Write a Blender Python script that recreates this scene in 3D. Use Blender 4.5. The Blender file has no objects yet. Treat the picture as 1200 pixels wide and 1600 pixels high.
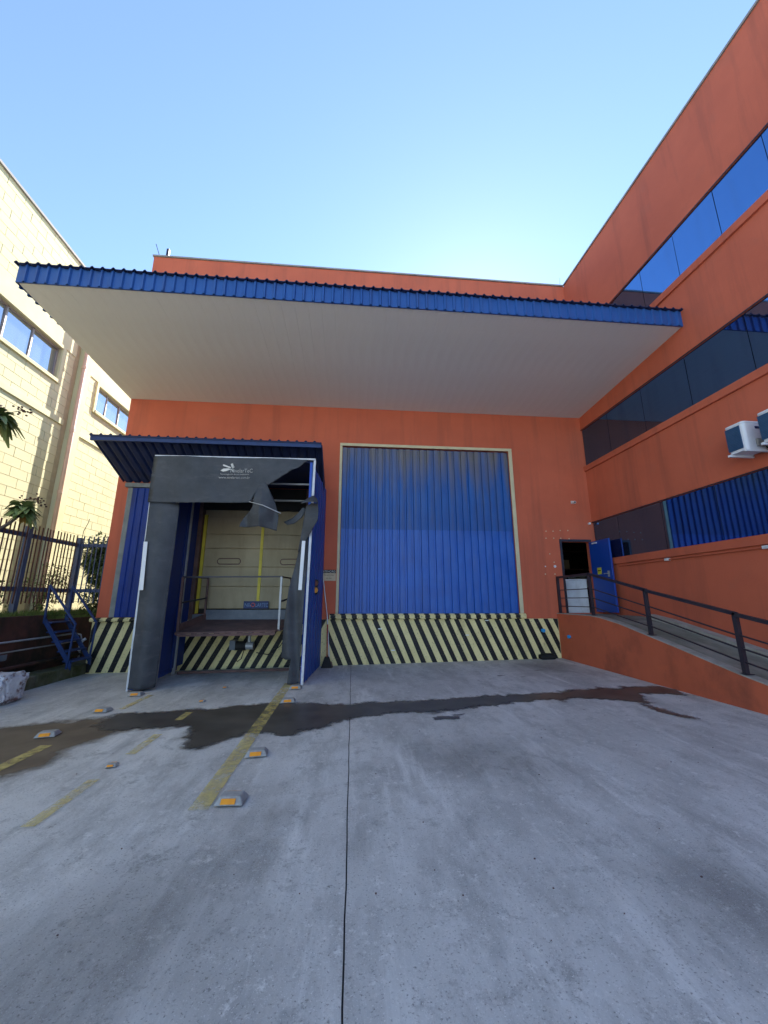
import bpy, bmesh, math, random
from mathutils import Vector, Matrix
random.seed(7)
R = math.radians
sc = bpy.context.scene
col = sc.collection

# ---------------------------------------------------------------- camera, sky, sun, exposure
CAM_POS = Vector((0.0, -9.781, 1.5))
PITCH, YAW, ROLL = R(12.813), R(5.048), R(0.049)
cam = bpy.data.cameras.new('camera')
cam.sensor_fit = 'VERTICAL'; cam.sensor_height = 36.0; cam.sensor_width = 27.0
cam.lens = 598.7 / 1600.0 * 36.0
cam.clip_start = 0.05; cam.clip_end = 2000
cam_ob = bpy.data.objects.new('camera', cam); col.objects.link(cam_ob)
fw = Vector((math.sin(YAW)*math.cos(PITCH), math.cos(YAW)*math.cos(PITCH), math.sin(PITCH)))
rt = Vector((math.cos(YAW), -math.sin(YAW), 0)); up = rt.cross(fw)
rt2 = rt*math.cos(ROLL)+up*math.sin(ROLL); up2 = -rt*math.sin(ROLL)+up*math.cos(ROLL)
mw = Matrix((( rt2.x, up2.x, -fw.x, CAM_POS.x), (rt2.y, up2.y, -fw.y, CAM_POS.y), (rt2.z, up2.z, -fw.z, CAM_POS.z), (0, 0, 0, 1)))
cam_ob.matrix_world = mw
sc.camera = cam_ob

SUN_EL, SUN_AZ = R(36.5), R(19.0)          # azimuth from +Y towards +X
w = bpy.data.worlds.new('World'); sc.world = w; w.use_nodes = True
wn = w.node_tree.nodes; wl = w.node_tree.links
sky = wn.new('ShaderNodeTexSky'); sky.sky_type = 'NISHITA'; sky.sun_disc = False
sky.sun_elevation = SUN_EL; sky.sun_rotation = SUN_AZ
sky.altitude = 700; sky.air_density = 1.0; sky.dust_density = 0.1; sky.ozone_density = 2.0
wl.new(sky.outputs[0], wn['Background'].inputs['Color'])
wn['Background'].inputs['Strength'].default_value = 0.10
sun = bpy.data.lights.new('sun', 'SUN'); sun.energy = 4.6; sun.angle = R(0.53); sun.color = (1.0, 0.95, 0.86)
sun_ob = bpy.data.objects.new('sun', sun); col.objects.link(sun_ob)
sd = Vector((math.sin(SUN_AZ)*math.cos(SUN_EL), math.cos(SUN_AZ)*math.cos(SUN_EL), math.sin(SUN_EL)))
sun_ob.rotation_euler = (-sd).to_track_quat('-Z', 'Y').to_euler()
sun_ob.location = (10, 20, 30)
sc.view_settings.view_transform = 'Standard'; sc.view_settings.look = 'None'
sc.view_settings.exposure = 1.98; sc.view_settings.gamma = 1.0
sc.view_settings.use_curve_mapping = False
sc.cycles.max_bounces = 6; sc.cycles.diffuse_bounces = 3; sc.cycles.glossy_bounces = 3; sc.cycles.transparent_max_bounces = 12

def proj(P):
    d = Vector(P) - CAM_POS; z = d.dot(fw)
    return (600 + 598.7*d.dot(rt2)/z, 800 - 598.7*d.dot(up2)/z, z)

# ---------------------------------------------------------------- materials
MATS = {}
def pmat(name, c1, c2=None, scale=2.0, rough=0.7, bump=0.0, bscale=60, detail=6, metallic=0.0, spec=0.3,
         grime=None, gscale=(3, 3, .35), glo=.5, ghi=.75, gamt=.6, speck=None, mapscale=(1, 1, 1), coat=0, lo=.35, hi=.65, rvar=.12):
    m = bpy.data.materials.new(name); m.use_nodes = True
    nt = m.node_tree; N = nt.nodes; L = nt.links; b = N['Principled BSDF']
    tc = N.new('ShaderNodeTexCoord'); mp = N.new('ShaderNodeMapping'); mp.inputs['Scale'].default_value = mapscale
    L.new(tc.outputs['Object'], mp.inputs['Vector'])
    c2 = c2 or tuple(x*.85 for x in c1)
    n1 = N.new('ShaderNodeTexNoise'); n1.inputs['Scale'].default_value = scale; n1.inputs['Detail'].default_value = detail; n1.inputs['Roughness'].default_value = .6
    L.new(mp.outputs[0], n1.inputs['Vector'])
    rp = N.new('ShaderNodeValToRGB'); rp.color_ramp.elements[0].position = lo; rp.color_ramp.elements[1].position = hi
    rp.color_ramp.elements[0].color = (*c1, 1); rp.color_ramp.elements[1].color = (*c2, 1)
    L.new(n1.outputs['Fac'], rp.inputs['Fac']); out = rp.outputs['Color']
    def mix(fac, colr, prev, amt):
        mx = N.new('ShaderNodeMixRGB'); mx.inputs['Color2'].default_value = (*colr, 1)
        mu = N.new('ShaderNodeMath'); mu.operation = 'MULTIPLY'; mu.inputs[1].default_value = amt
        L.new(fac, mu.inputs[0]); L.new(mu.outputs[0], mx.inputs['Fac']); L.new(prev, mx.inputs['Color1']); return mx.outputs['Color']
    if grime:
        mg = N.new('ShaderNodeMapping'); mg.inputs['Scale'].default_value = gscale; L.new(tc.outputs['Object'], mg.inputs['Vector'])
        n2 = N.new('ShaderNodeTexNoise'); n2.inputs['Scale'].default_value = 1.0; n2.inputs['Detail'].default_value = 7; n2.inputs['Roughness'].default_value = .65
        L.new(mg.outputs[0], n2.inputs['Vector'])
        mr = N.new('ShaderNodeMapRange'); mr.inputs['From Min'].default_value = glo; mr.inputs['From Max'].default_value = ghi
        L.new(n2.outputs['Fac'], mr.inputs['Value']); out = mix(mr.outputs[0], grime, out, gamt)
    if speck:
        n3 = N.new('ShaderNodeTexNoise'); n3.inputs['Scale'].default_value = speck[1]; n3.inputs['Detail'].default_value = 3
        L.new(tc.outputs['Object'], n3.inputs['Vector'])
        mr = N.new('ShaderNodeMapRange'); mr.inputs['From Min'].default_value = .6; mr.inputs['From Max'].default_value = .72
        L.new(n3.outputs['Fac'], mr.inputs['Value']); out = mix(mr.outputs[0], speck[0], out, speck[2])
    L.new(out, b.inputs['Base Color'])
    rr = N.new('ShaderNodeMapRange'); rr.inputs['To Min'].default_value = max(.02, rough-rvar); rr.inputs['To Max'].default_value = min(1, rough+rvar)
    L.new(n1.outputs['Fac'], rr.inputs['Value']); L.new(rr.outputs[0], b.inputs['Roughness'])
    b.inputs['Metallic'].default_value = metallic; b.inputs['Specular IOR Level'].default_value = spec
    if bump:
        nb = N.new('ShaderNodeTexNoise'); nb.inputs['Scale'].default_value = bscale; nb.inputs['Detail'].default_value = 5
        L.new(tc.outputs['Object'], nb.inputs['Vector'])
        bp = N.new('ShaderNodeBump'); bp.inputs['Strength'].default_value = bump; bp.inputs['Distance'].default_value = .01
        L.new(nb.outputs['Fac'], bp.inputs['Height']); L.new(bp.outputs[0], b.inputs['Normal'])
    MATS[name] = m; return m

ORANGE = (.66, .118, .034)
pmat('orange', (.49, .119, .066), (.56, .14, .078), .8, .75, .25, 45, grime=(.25, .080, .055), gscale=(2.6, 2.6, .18), glo=.50, ghi=.76, gamt=.6, speck=((.44, .128, .078), 2.3, .4), spec=.2)
pmat('orange_ramp', (.47, .112, .058), (.54, .13, .066), 1.2, .7, .3, 40, grime=(.13, .05, .035), gscale=(3, 1.2, .9), glo=.5, ghi=.75, gamt=.75, spec=.25)
pmat('cap_grey', (.22, .21, .2), (.32, .3, .28), 3, .8)
pmat('cream', (.59, .545, .345), (.53, .49, .305), 1.2, .85, .3, 60, grime=(.52, .47, .32), gscale=(1.2, 1.2, .3), glo=.5, ghi=.8, gamt=.4, spec=.15)
pmat('cream_block', (.60, .555, .355), (.53, .49, .31), .9, .88, .5, 70, grime=(.44, .40, .28), gscale=(.8, .8, .5), glo=.5, ghi=.8, gamt=.45, spec=.1)
pmat('mortar', (.36, .33, .22), (.42, .38, .26), 5, .95)
pmat('pipe_pink', (.62, .42, .31), (.54, .37, .28), 4, .6)
pmat('cream_frame', (.62, .57, .38), (.54, .5, .34), 3, .7)
pmat('sash', (.35, .3, .29), (.28, .25, .25), 5, .5, metallic=.3)
pmat('soffit', (.79, .77, .715), (.75, .73, .675), .7, .65, 0, grime=(.58, .53, .46), gscale=(2.5, .35, 1), glo=.5, ghi=.85, gamt=.4, spec=.3)
pmat('blue_fascia', (.016, .072, .26), (.022, .092, .31), 1.5, .5, .1, 30, grime=(.05, .07, .16), gscale=(9, 3, .8), glo=.5, ghi=.8, gamt=.5, spec=.35)
pmat('blue_roof', (.012, .022, .07), (.02, .032, .09), 3, .6, grime=(.03, .028, .03), gscale=(6, 2, 3), gamt=.7, spec=.3)
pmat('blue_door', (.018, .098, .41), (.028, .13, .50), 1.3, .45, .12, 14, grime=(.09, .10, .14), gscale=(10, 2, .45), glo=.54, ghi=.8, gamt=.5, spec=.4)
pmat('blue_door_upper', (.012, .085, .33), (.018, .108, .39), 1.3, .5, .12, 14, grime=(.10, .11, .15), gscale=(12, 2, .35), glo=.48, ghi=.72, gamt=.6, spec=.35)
def top_grime(name, z0, z1, colr, amt):
    m = MATS[name]; nt = m.node_tree; N = nt.nodes; L = nt.links; b = N['Principled BSDF']
    src = b.inputs['Base Color'].links[0].from_socket
    tc = N.new('ShaderNodeTexCoord'); sp = N.new('ShaderNodeSeparateXYZ'); L.new(tc.outputs['Object'], sp.inputs[0])
    mp = N.new('ShaderNodeMapping'); mp.inputs['Scale'].default_value = (5, 1, .25); L.new(tc.outputs['Object'], mp.inputs['Vector'])
    n = N.new('ShaderNodeTexNoise'); n.inputs['Scale'].default_value = 1.2; n.inputs['Detail'].default_value = 6; L.new(mp.outputs[0], n.inputs['Vector'])
    mu = N.new('ShaderNodeMath'); mu.operation = 'MULTIPLY_ADD'; mu.inputs[1].default_value = 3.2; mu.inputs[2].default_value = -1.6; L.new(n.outputs['Fac'], mu.inputs[0])
    ad = N.new('ShaderNodeMath'); ad.operation = 'ADD'; L.new(sp.outputs['Z'], ad.inputs[0]); L.new(mu.outputs[0], ad.inputs[1])
    mr = N.new('ShaderNodeMapRange'); mr.inputs['From Min'].default_value = z0; mr.inputs['From Max'].default_value = z1; mr.inputs['To Max'].default_value = amt; L.new(ad.outputs[0], mr.inputs['Value'])
    mx = N.new('ShaderNodeMixRGB'); mx.inputs['Color2'].default_value = (*colr, 1); L.new(mr.outputs[0], mx.inputs['Fac']); L.new(src, mx.inputs['Color1']); L.new(mx.outputs[0], b.inputs['Base Color'])
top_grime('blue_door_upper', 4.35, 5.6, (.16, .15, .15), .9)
pmat('blue_side', (.014, .06, .36), (.02, .075, .42), 1.5, .5, .1, 20, grime=(.02, .03, .12), gscale=(8, 8, .6), gamt=.5, spec=.35)
pmat('blue_gate', (.007, .03, .19), (.010, .04, .24), 1.5, .5, .1, 20, grime=(.015, .025, .09), gscale=(8, 8, .6), gamt=.6)
pmat('blue_steel', (.016, .038, .12), (.024, .05, .16), 5, .5, .15, 60, grime=(.06, .035, .025), gscale=(9, 9, 9), glo=.55, ghi=.75, gamt=.6)
pmat('blue_leaf', (.008, .05, .30), (.01, .06, .36), 1.5, .35, spec=.45)
pmat('fence_blue', (.055, .08, .16), (.08, .10, .18), 5, .6, grime=(.12, .06, .04), gscale=(8, 8, 3), gamt=.5)
pmat('fence_rust', (.14, .055, .035), (.085, .05, .05), 7, .75)
pmat('rail_dark', (.022, .02, .032), (.035, .03, .04), 8, .45, spec=.4)
pmat('white_metal', (.66, .68, .72), (.55, .58, .63), 4, .45, grime=(.28, .25, .22), gscale=(6, 6, 3), gamt=.5, spec=.4)
pmat('galv', (.42, .43, .45), (.33, .34, .36), 6, .5, metallic=.4)
pmat('rubber', (.036, .041, .050), (.064, .070, .082), 2.2, .62, .25, 40, grime=(.14, .14, .145), gscale=(3, 3, 9), glo=.55, ghi=.85, gamt=.45, spec=.35)
pmat('black_rubber', (.012, .012, .013), (.02, .02, .02), 5, .7)
pmat('paint_yellow', (.80, .69, .35), (.70, .60, .29), 2, .65, .2, 50, grime=(.30, .24, .11), gscale=(3, 3, 1.2), glo=.52, ghi=.78, gamt=.6, speck=((.22, .19, .13), 28, .75))
pmat('paint_black', (.010, .010, .013), (.018, .018, .022), 3, .55, .2, 50, speck=((.30, .26, .16), 30, .45))
pmat('yellow_post', (.62, .50, .05), (.5, .4, .05), 5, .5)
pmat('door_beige', (.40, .335, .215), (.34, .285, .18), 1.5, .65, grime=(.20, .16, .09), gscale=(4, 4, .7), gamt=.5)
pmat('rust_brown', (.17, .095, .085), (.11, .07, .065), 4, .75, .3, 60, grime=(.07, .045, .04), gscale=(5, 5, 5), gamt=.7)
pmat('grey_frame', (.25, .26, .25), (.18, .19, .19), 4, .8, .2, 40, grime=(.07, .07, .07), gscale=(4, 4, .6), gamt=.7)
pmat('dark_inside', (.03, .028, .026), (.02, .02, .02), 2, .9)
pmat('retain', (.075, .034, .026), (.12, .05, .035), 2.5, .85, .5, 25, grime=(.02, .022, .012), gscale=(1.5, 1.5, 1.2), glo=.42, ghi=.62, gamt=.85)
pmat('moss_kerb', (.16, .15, .10), (.09, .10, .035), 4, .95, .6, 30, grime=(.05, .055, .02), gscale=(2, 2, 6), gamt=.8)
pmat('ramp_floor', (.30, .30, .265), (.19, .20, .155), 1.5, .9, .4, 50, grime=(.05, .055, .035), gscale=(1.5, .7, 2), glo=.45, ghi=.7, gamt=.8)
pmat('ramp_edge', (.42, .40, .37), (.30, .29, .25), 5, .85, .4, 60)
pmat('soil', (.05, .04, .025), (.07, .05, .03), 6, .95, .6, 20)
pmat('ac_white', (.74, .76, .80), (.68, .70, .75), 2, .4, spec=.45)
pmat('ac_blue', (.05, .13, .26), (.03, .09, .2), 4, .45, metallic=.3)
pmat('stud_grey', (.40, .40, .39), (.28, .28, .27), 12, .7, .4, 60, spec=.3)
pmat('stud_amber', (.90, .36, .01), (.80, .28, .01), 9, .3, spec=.5)
pmat('sign_black', (.01, .01, .012), None, 2, .5)
pmat('sign_beige', (.60, .50, .34), (.5, .41, .28), 5, .7)
pmat('sign_text', (.72, .70, .66), None, 2, .6)
pmat('sign_blue', (.02, .035, .11), (.03, .05, .14), 4, .5)
pmat('sign_blue_text', (.16, .26, .45), None, 4, .5)
pmat('sign_red', (.55, .12, .14), None, 4, .5)
pmat('sticker', (.55, .52, .05), None, 4, .5)
pmat('bag', (.72, .73, .76), (.52, .53, .57), 6, .55, .8, 25, grime=(.14, .05, .035), gscale=(7, 7, 9), glo=.52, ghi=.62, gamt=.9)
pmat('sheet_grey', (.10, .12, .15), (.15, .17, .2), 4, .5)
pmat('red_pole', (.35, .03, .02), (.28, .03, .02), 9, .5)
pmat('light_red', (.12, .012, .012), None, 3, .3)
pmat('light_amber', (.85, .33, .02), None, 3, .3)
pmat('cyan', (.03, .32, .72), None, 3, .5)
pmat('cabinet', (.62, .65, .68), (.55, .58, .62), 2, .5, grime=(.3, .3, .3), gscale=(3, 3, 2), gamt=.5)
pmat('bark', (.16, .13, .10), (.10, .08, .06), 9, .9, .6, 40)
pmat('leaf_a', (.11, .17, .05), (.18, .24, .08), 5, .45, spec=.4)
pmat('leaf_dead', (.30, .19, .03), (.20, .10, .02), 5, .6)
pmat('leaf_bush', (.09, .125, .045), (.15, .185, .07), 6, .55, spec=.35)
pmat('leaf_shrub', (.13, .19, .05), (.19, .25, .08), 6, .55)
pmat('bud', (.07, .03, .03), None, 5, .6)
pmat('grass', (.08, .12, .02), (.15, .18, .04), 4, .7)

def concrete_mat(name, wet=False, dark=1.0):
    m = bpy.data.materials.new(name); m.use_nodes = True
    nt = m.node_tree; N = nt.nodes; L = nt.links; b = N['Principled BSDF']
    tc = N.new('ShaderNodeTexCoord')
    def noise(sc_, det, ms=(1, 1, 1), rg=.6, rot=0):
        mp = N.new('ShaderNodeMapping'); mp.inputs['Scale'].default_value = ms; mp.inputs['Rotation'].default_value = (0, 0, rot)
        L.new(tc.outputs['Object'], mp.inputs['Vector'])
        n = N.new('ShaderNodeTexNoise'); n.inputs['Scale'].default_value = sc_; n.inputs['Detail'].default_value = det; n.inputs['Roughness'].default_value = rg
        L.new(mp.outputs[0], n.inputs['Vector']); return n.outputs['Fac']
    def rng(v, a, b_, c=0, d=1):
        r = N.new('ShaderNodeMapRange'); r.inputs['From Min'].default_value = a; r.inputs['From Max'].default_value = b_
        r.inputs['To Min'].default_value = c; r.inputs['To Max'].default_value = d; L.new(v, r.inputs['Value']); return r.outputs[0]
    def mix(f, a, b_):
        mx = N.new('ShaderNodeMixRGB')
        L.new(f, mx.inputs['Fac'])
        for k, v in (('Color1', a), ('Color2', b_)):
            if isinstance(v, tuple): mx.inputs[k].default_value = (*[x*dark for x in v], 1)
            else: L.new(v, mx.inputs[k])
        return mx.outputs['Color']
    base = mix(rng(noise(.5, 9, (1.5, .7, 1), .62, .5), .38, .62), (.66, .65, .615), (0.501, 0.492, 0.463))
    base = mix(rng(noise(1.9, 9, (1.7, .6, 1), .72, -.4), .47, .70), base, (0.353, 0.347, 0.326))
    base = mix(rng(noise(.33, 7, (1, 1, 1), .65), .52, .66), base, (0.384, 0.375, 0.354))
    base = mix(rng(noise(1.0, 9, (3.0, .4, 1), .72, .75), .54, .70), base, (0.740, 0.730, 0.693))
    base = mix(rng(noise(5, 9, (1, 1, 1), .78), .54, .66), base, (0.376, 0.369, 0.347))
    base = mix(rng(noise(13, 8, (1, 1, 1), .8), .56, .64), base, (0.684, 0.670, 0.630))
    base = mix(rng(noise(80, 4), .58, .70), base, (0.264, 0.259, 0.244))
    base = mix(rng(noise(150, 2), .60, .72), base, (0.740, 0.730, 0.700))
    base = mix(rng(noise(9, 7, (1, 1, 1), .8), .64, .70), base, (0.204, 0.200, 0.188))
    L.new(base, b.inputs['Base Color'])
    L.new(rng(noise(3, 6), .3, .7, .18 if wet else .55, .42 if wet else .85), b.inputs['Roughness'])
    b.inputs['Specular IOR Level'].default_value = .45 if wet else .3
    bp = N.new('ShaderNodeBump'); bp.inputs['Strength'].default_value = .08 if wet else .3; bp.inputs['Distance'].default_value = .006
    L.new(noise(55, 6, (1, 1, 1), .7), bp.inputs['Height']); L.new(bp.outputs[0], b.inputs['Normal'])
    MATS[name] = m; return m
concrete_mat('concrete')

def sheet_mat(name, c1, c2, rough, spec, nscale, lo, hi, amax, edge=True, escale=6.0):
    """a thin film on the ground (damp, paint): real alpha from wear noise and a mesh attribute 'edge' that frays the outline"""
    m = bpy.data.materials.new(name); m.use_nodes = True
    nt = m.node_tree; N = nt.nodes; L = nt.links; b = N['Principled BSDF']
    tc = N.new('ShaderNodeTexCoord')
    n1 = N.new('ShaderNodeTexNoise'); n1.inputs['Scale'].default_value = 3; n1.inputs['Detail'].default_value = 7; L.new(tc.outputs['Object'], n1.inputs['Vector'])
    rp = N.new('ShaderNodeValToRGB'); rp.color_ramp.elements[0].position = .35; rp.color_ramp.elements[1].position = .65
    rp.color_ramp.elements[0].color = (*c1, 1); rp.color_ramp.elements[1].color = (*c2, 1); L.new(n1.outputs['Fac'], rp.inputs['Fac'])
    L.new(rp.outputs[0], b.inputs['Base Color']); b.inputs['Roughness'].default_value = rough; b.inputs['Specular IOR Level'].default_value = spec
    n2 = N.new('ShaderNodeTexNoise'); n2.inputs['Scale'].default_value = nscale; n2.inputs['Detail'].default_value = 9; n2.inputs['Roughness'].default_value = .7
    L.new(tc.outputs['Object'], n2.inputs['Vector'])
    mr = N.new('ShaderNodeMapRange'); mr.inputs['From Min'].default_value = lo; mr.inputs['From Max'].default_value = hi; mr.inputs['To Max'].default_value = amax
    src = n2.outputs['Fac']
    if edge:
        at = N.new('ShaderNodeAttribute'); at.attribute_name = 'edge'
        ad = N.new('ShaderNodeMath'); ad.operation = 'ADD'; L.new(n2.outputs['Fac'], ad.inputs[0]); L.new(at.outputs['Fac'], ad.inputs[1]); src = ad.outputs[0]
    L.new(src, mr.inputs['Value']); L.new(mr.outputs[0], b.inputs['Alpha'])
    MATS[name] = m; return m
sheet_mat('wet', (.066, .058, .050), (.11, .098, .084), .38, .4, 9, .52, .78, .95)
sheet_mat('damp', (.16, .145, .13), (.20, .185, .165), .7, .3, 4, .60, 1.1, .7)
sheet_mat('mud', (.20, .155, .105), (.14, .105, .072), .6, .3, 3, .60, .95, .85)
sheet_mat('line_paint', (.74, .60, .21), (.64, .51, .19), .75, .25, 8, .27, .66, .82, edge=False)
sheet_mat('stain', (.13, .115, .10), (.17, .155, .14), .75, .25, 2.2, .55, 1.25, .26)

def glass_mat(name, tint, rough=.03, base=(.006, .008, .016), dust=.35):
    m = bpy.data.materials.new(name); m.use_nodes = True
    nt = m.node_tree; N = nt.nodes; L = nt.links
    for n in list(N):
        if n.type != 'OUTPUT_MATERIAL': N.remove(n)
    out = [n for n in N if n.type == 'OUTPUT_MATERIAL'][0]
    g = N.new('ShaderNodeBsdfGlossy'); g.inputs['Roughness'].default_value = rough; g.inputs['Color'].default_value = (*tint, 1)
    d = N.new('ShaderNodeBsdfDiffuse'); d.inputs['Color'].default_value = (*base, 1)
    tc = N.new('ShaderNodeTexCoord'); mp = N.new('ShaderNodeMapping'); mp.inputs['Scale'].default_value = (1, 3, .4); L.new(tc.outputs['Object'], mp.inputs['Vector'])
    n = N.new('ShaderNodeTexNoise'); n.inputs['Scale'].default_value = 1.5; n.inputs['Detail'].default_value = 5; L.new(mp.outputs[0], n.inputs['Vector'])
    mr = N.new('ShaderNodeMapRange'); mr.inputs['From Min'].default_value = .5; mr.inputs['From Max'].default_value = .9; mr.inputs['To Max'].default_value = dust
    L.new(n.outputs['Fac'], mr.inputs['Value'])
    d2 = N.new('ShaderNodeBsdfDiffuse'); d2.inputs['Color'].default_value = (.07, .07, .085, 1)
    ad = N.new('ShaderNodeAddShader'); L.new(g.outputs[0], ad.inputs[0]); L.new(d.outputs[0], ad.inputs[1])
    ms = N.new('ShaderNodeMixShader'); L.new(mr.outputs[0], ms.inputs['Fac']); L.new(ad.outputs[0], ms.inputs[1]); L.new(d2.outputs[0], ms.inputs[2])
    L.new(ms.outputs[0], out.inputs['Surface']); MATS[name] = m; return m
glass_mat('tinted_glass', (.11, .24, .46), dust=.18)
glass_mat('window_glass', (.40, .42, .45), .05, (.05, .055, .06), .25)
def emit_mat(name, c, s):
    m = bpy.data.materials.new(name); m.use_nodes = True; b = m.node_tree.nodes['Principled BSDF']
    b.inputs['Emission Color'].default_value = (*c, 1); b.inputs['Emission Strength'].default_value = s; MATS[name] = m
emit_mat('tube_light', (1, .97, .9), 3.0)

# ---------------------------------------------------------------- mesh helpers
class MB:
    def __init__(s): s.v = []; s.f = []
    def box(s, x0, x1, y0, y1, z0, z1):
        b = len(s.v)
        for x in (x0, x1):
            for y in (y0, y1):
                for z in (z0, z1): s.v.append((x, y, z))
        for q in ((0, 1, 3, 2), (4, 6, 7, 5), (0, 4, 5, 1), (2, 3, 7, 6), (0, 2, 6, 4), (1, 5, 7, 3)): s.f.append([b+i for i in q])
        return s
    def obox(s, o, a, b_, c):                      # parallelepiped from origin and three edge vectors
        o, a, b_, c = map(Vector, (o, a, b_, c)); n = len(s.v)
        for i in (0, 1):
            for j in (0, 1):
                for k in (0, 1): s.v.append(tuple(o+a*i+b_*j+c*k))
        for q in ((0, 1, 3, 2), (4, 6, 7, 5), (0, 4, 5, 1), (2, 3, 7, 6), (0, 2, 6, 4), (1, 5, 7, 3)): s.f.append([n+i for i in q])
        return s
    def poly(s, pts):
        b = len(s.v); s.v += [tuple(p) for p in pts]; s.f.append(list(range(b, b+len(pts)))); return s
    def prism(s, pts, vec):                        # closed prism: polygon swept by vec
        vec = Vector(vec); b = len(s.v); n = len(pts)
        s.v += [tuple(p) for p in pts] + [tuple(Vector(p)+vec) for p in pts]
        s.f.append([b+i for i in range(n)][::-1]); s.f.append([b+n+i for i in range(n)])
        for i in range(n): j = (i+1) % n; s.f.append([b+i, b+j, b+n+j, b+n+i])
        return s
    def tube(s, path, r, n=8, r2=None):
        path = [Vector(p) for p in path]; b = len(s.v); m = len(path)
        for i, p in enumerate(path):
            t = (path[min(i+1, m-1)]-path[max(i-1, 0)]).normalized()
            a = t.orthogonal().normalized() if abs(t.z) > .9 else t.cross(Vector((0, 0, 1))).normalized()
            c = t.cross(a); rr = r if r2 is None else r+(r2-r)*i/(m-1)
            for k in range(n):
                an = 2*math.pi*k/n+math.pi/n; s.v.append(tuple(p+a*math.cos(an)*rr+c*math.sin(an)*rr))
        for i in range(m-1):
            for k in range(n): s.f.append([b+i*n+k, b+i*n+(k+1) % n, b+(i+1)*n+(k+1) % n, b+(i+1)*n+k])
        s.f.append([b+k for k in range(n)][::-1]); s.f.append([b+(m-1)*n+k for k in range(n)]); return s
    def bar(s, p, q, w, h=None):                   # square bar
        h = h or w; p, q = Vector(p), Vector(q); t = (q-p).normalized()
        a = (Vector((1, 0, 0)) if abs(t.z) > .95 else t.cross(Vector((0, 0, 1))).normalized()); c = a.cross(t).normalized()
        return s.obox(p-a*w/2-c*h/2, q-p, a*w, c*h)
    def mesh(s, name):
        me = bpy.data.meshes.new(name); me.from_pydata(s.v, [], s.f)
        bm = bmesh.new(); bm.from_mesh(me); bmesh.ops.recalc_face_normals(bm, faces=bm.faces); bm.to_mesh(me); bm.free()
        return me
    def build(s, name, mat, parent=None, smooth=False, bevel=0):
        me = s.mesh(name)
        return put(name, me, mat, parent, smooth, bevel)

def put(name, me, mat, parent=None, smooth=False, bevel=0, loc=None):
    if mat and not me.materials: me.materials.append(MATS[mat])
    o = bpy.data.objects.new(name, me); col.objects.link(o)
    if smooth: me.polygons.foreach_set('use_smooth', [True]*len(me.polygons))
    if bevel:
        bv = o.modifiers.new('bevel', 'BEVEL'); bv.width = bevel; bv.segments = 2; bv.limit_method = 'ANGLE'
    if loc: o.location = loc
    if parent is not None:
        o.parent = parent
        if parent.type == 'EMPTY' and not parent.get('_local'): o.matrix_parent_inverse = Matrix.Translation(-parent.location)
    return o

def tag(o, label=None, cat=None, group=None, kind=None):
    if label: o['label'] = label
    if cat: o['category'] = cat
    if group: o['group'] = group
    if kind: o['kind'] = kind
    return o
def thing(name, label, cat, loc=(0, 0, 0), group=None):
    o = bpy.data.objects.new(name, None); col.objects.link(o); o.location = loc; o.empty_display_size = .2
    return tag(o, label, cat, group)

def grid_wall(xs, zs, holes, y0, y1):
    """wall in the XZ plane, front at y0, back at y1, with rectangular holes (x0,x1,z0,z1) lying on grid lines"""
    m = MB(); hole = lambda i, k: i < 0 or k < 0 or i >= len(xs)-1 or k >= len(zs)-1 or any(h[0]-1e-6 <= xs[i] and xs[i+1] <= h[1]+1e-6 and h[2]-1e-6 <= zs[k] and zs[k+1] <= h[3]+1e-6 for h in holes)
    for i in range(len(xs)-1):
        for k in range(len(zs)-1):
            if hole(i, k): continue
            a, b, c, d = xs[i], xs[i+1], zs[k], zs[k+1]
            m.poly([(a, y0, c), (b, y0, c), (b, y0, d), (a, y0, d)]); m.poly([(a, y1, c), (a, y1, d), (b, y1, d), (b, y1, c)])
            if hole(i-1, k): m.poly([(a, y0, c), (a, y0, d), (a, y1, d), (a, y1, c)])
            if hole(i+1, k): m.poly([(b, y0, c), (b, y1, c), (b, y1, d), (b, y0, d)])
            if hole(i, k-1): m.poly([(a, y0, c), (a, y1, c), (b, y1, c), (b, y0, c)])
            if hole(i, k+1): m.poly([(a, y0, d), (b, y0, d), (b, y1, d), (a, y1, d)])
    return m

def profile(width, period, depth, duty=.55, slope=.12):
    """trapezoid sheet profile: list of (u, d)"""
    pts = []; n = max(1, int(round(width/period))); p = width/n
    for i in range(n):
        u = i*p; pts += [(u, 0), (u+p*duty, 0), (u+p*(duty+slope), depth), (u+p*(1-slope), depth)]
    pts.append((width, 0)); return pts
def sheet(prof, o, ux, uz, ud, h, rows=1):
    """corrugated sheet: o + ux*u + ud*d + uz*h"""
    m = MB(); o, ux, uz, ud = map(Vector, (o, ux, uz, ud)); n = len(prof)
    for r in range(rows+1):
        for u, d in prof: m.v.append(tuple(o+ux*u+ud*d+uz*(h*r/rows)))
    for r in range(rows):
        for i in range(n-1): m.f.append([r*n+i, r*n+i+1, (r+1)*n+i+1, (r+1)*n+i])
    return m

def text(name, s, size, loc, rot, mat, parent, extr=.001, align='LEFT', sx=1.0, shear=0):
    cu = bpy.data.curves.new(name, 'FONT'); cu.body = s; cu.size = size; cu.extrude = extr; cu.align_x = align; cu.shear = shear
    t = bpy.data.objects.new(name, cu); col.objects.link(t)
    bpy.context.view_layer.update()
    me = bpy.data.meshes.new_from_object(t.evaluated_get(bpy.context.evaluated_depsgraph_get()))
    bpy.data.objects.remove(t); bpy.data.curves.remove(cu)
    M = Matrix.Translation(loc) @ Matrix.LocRotScale(None, __import__('mathutils').Euler(rot), Vector((sx, 1, 1)))
    me.transform(M); me.name = name
    me.materials.clear(); me.materials.append(MATS[mat])
    return put(name, me, None, parent)

def gz(x, y=0): return -.035+.018*max(-6.5, min(6.5, x))

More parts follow.
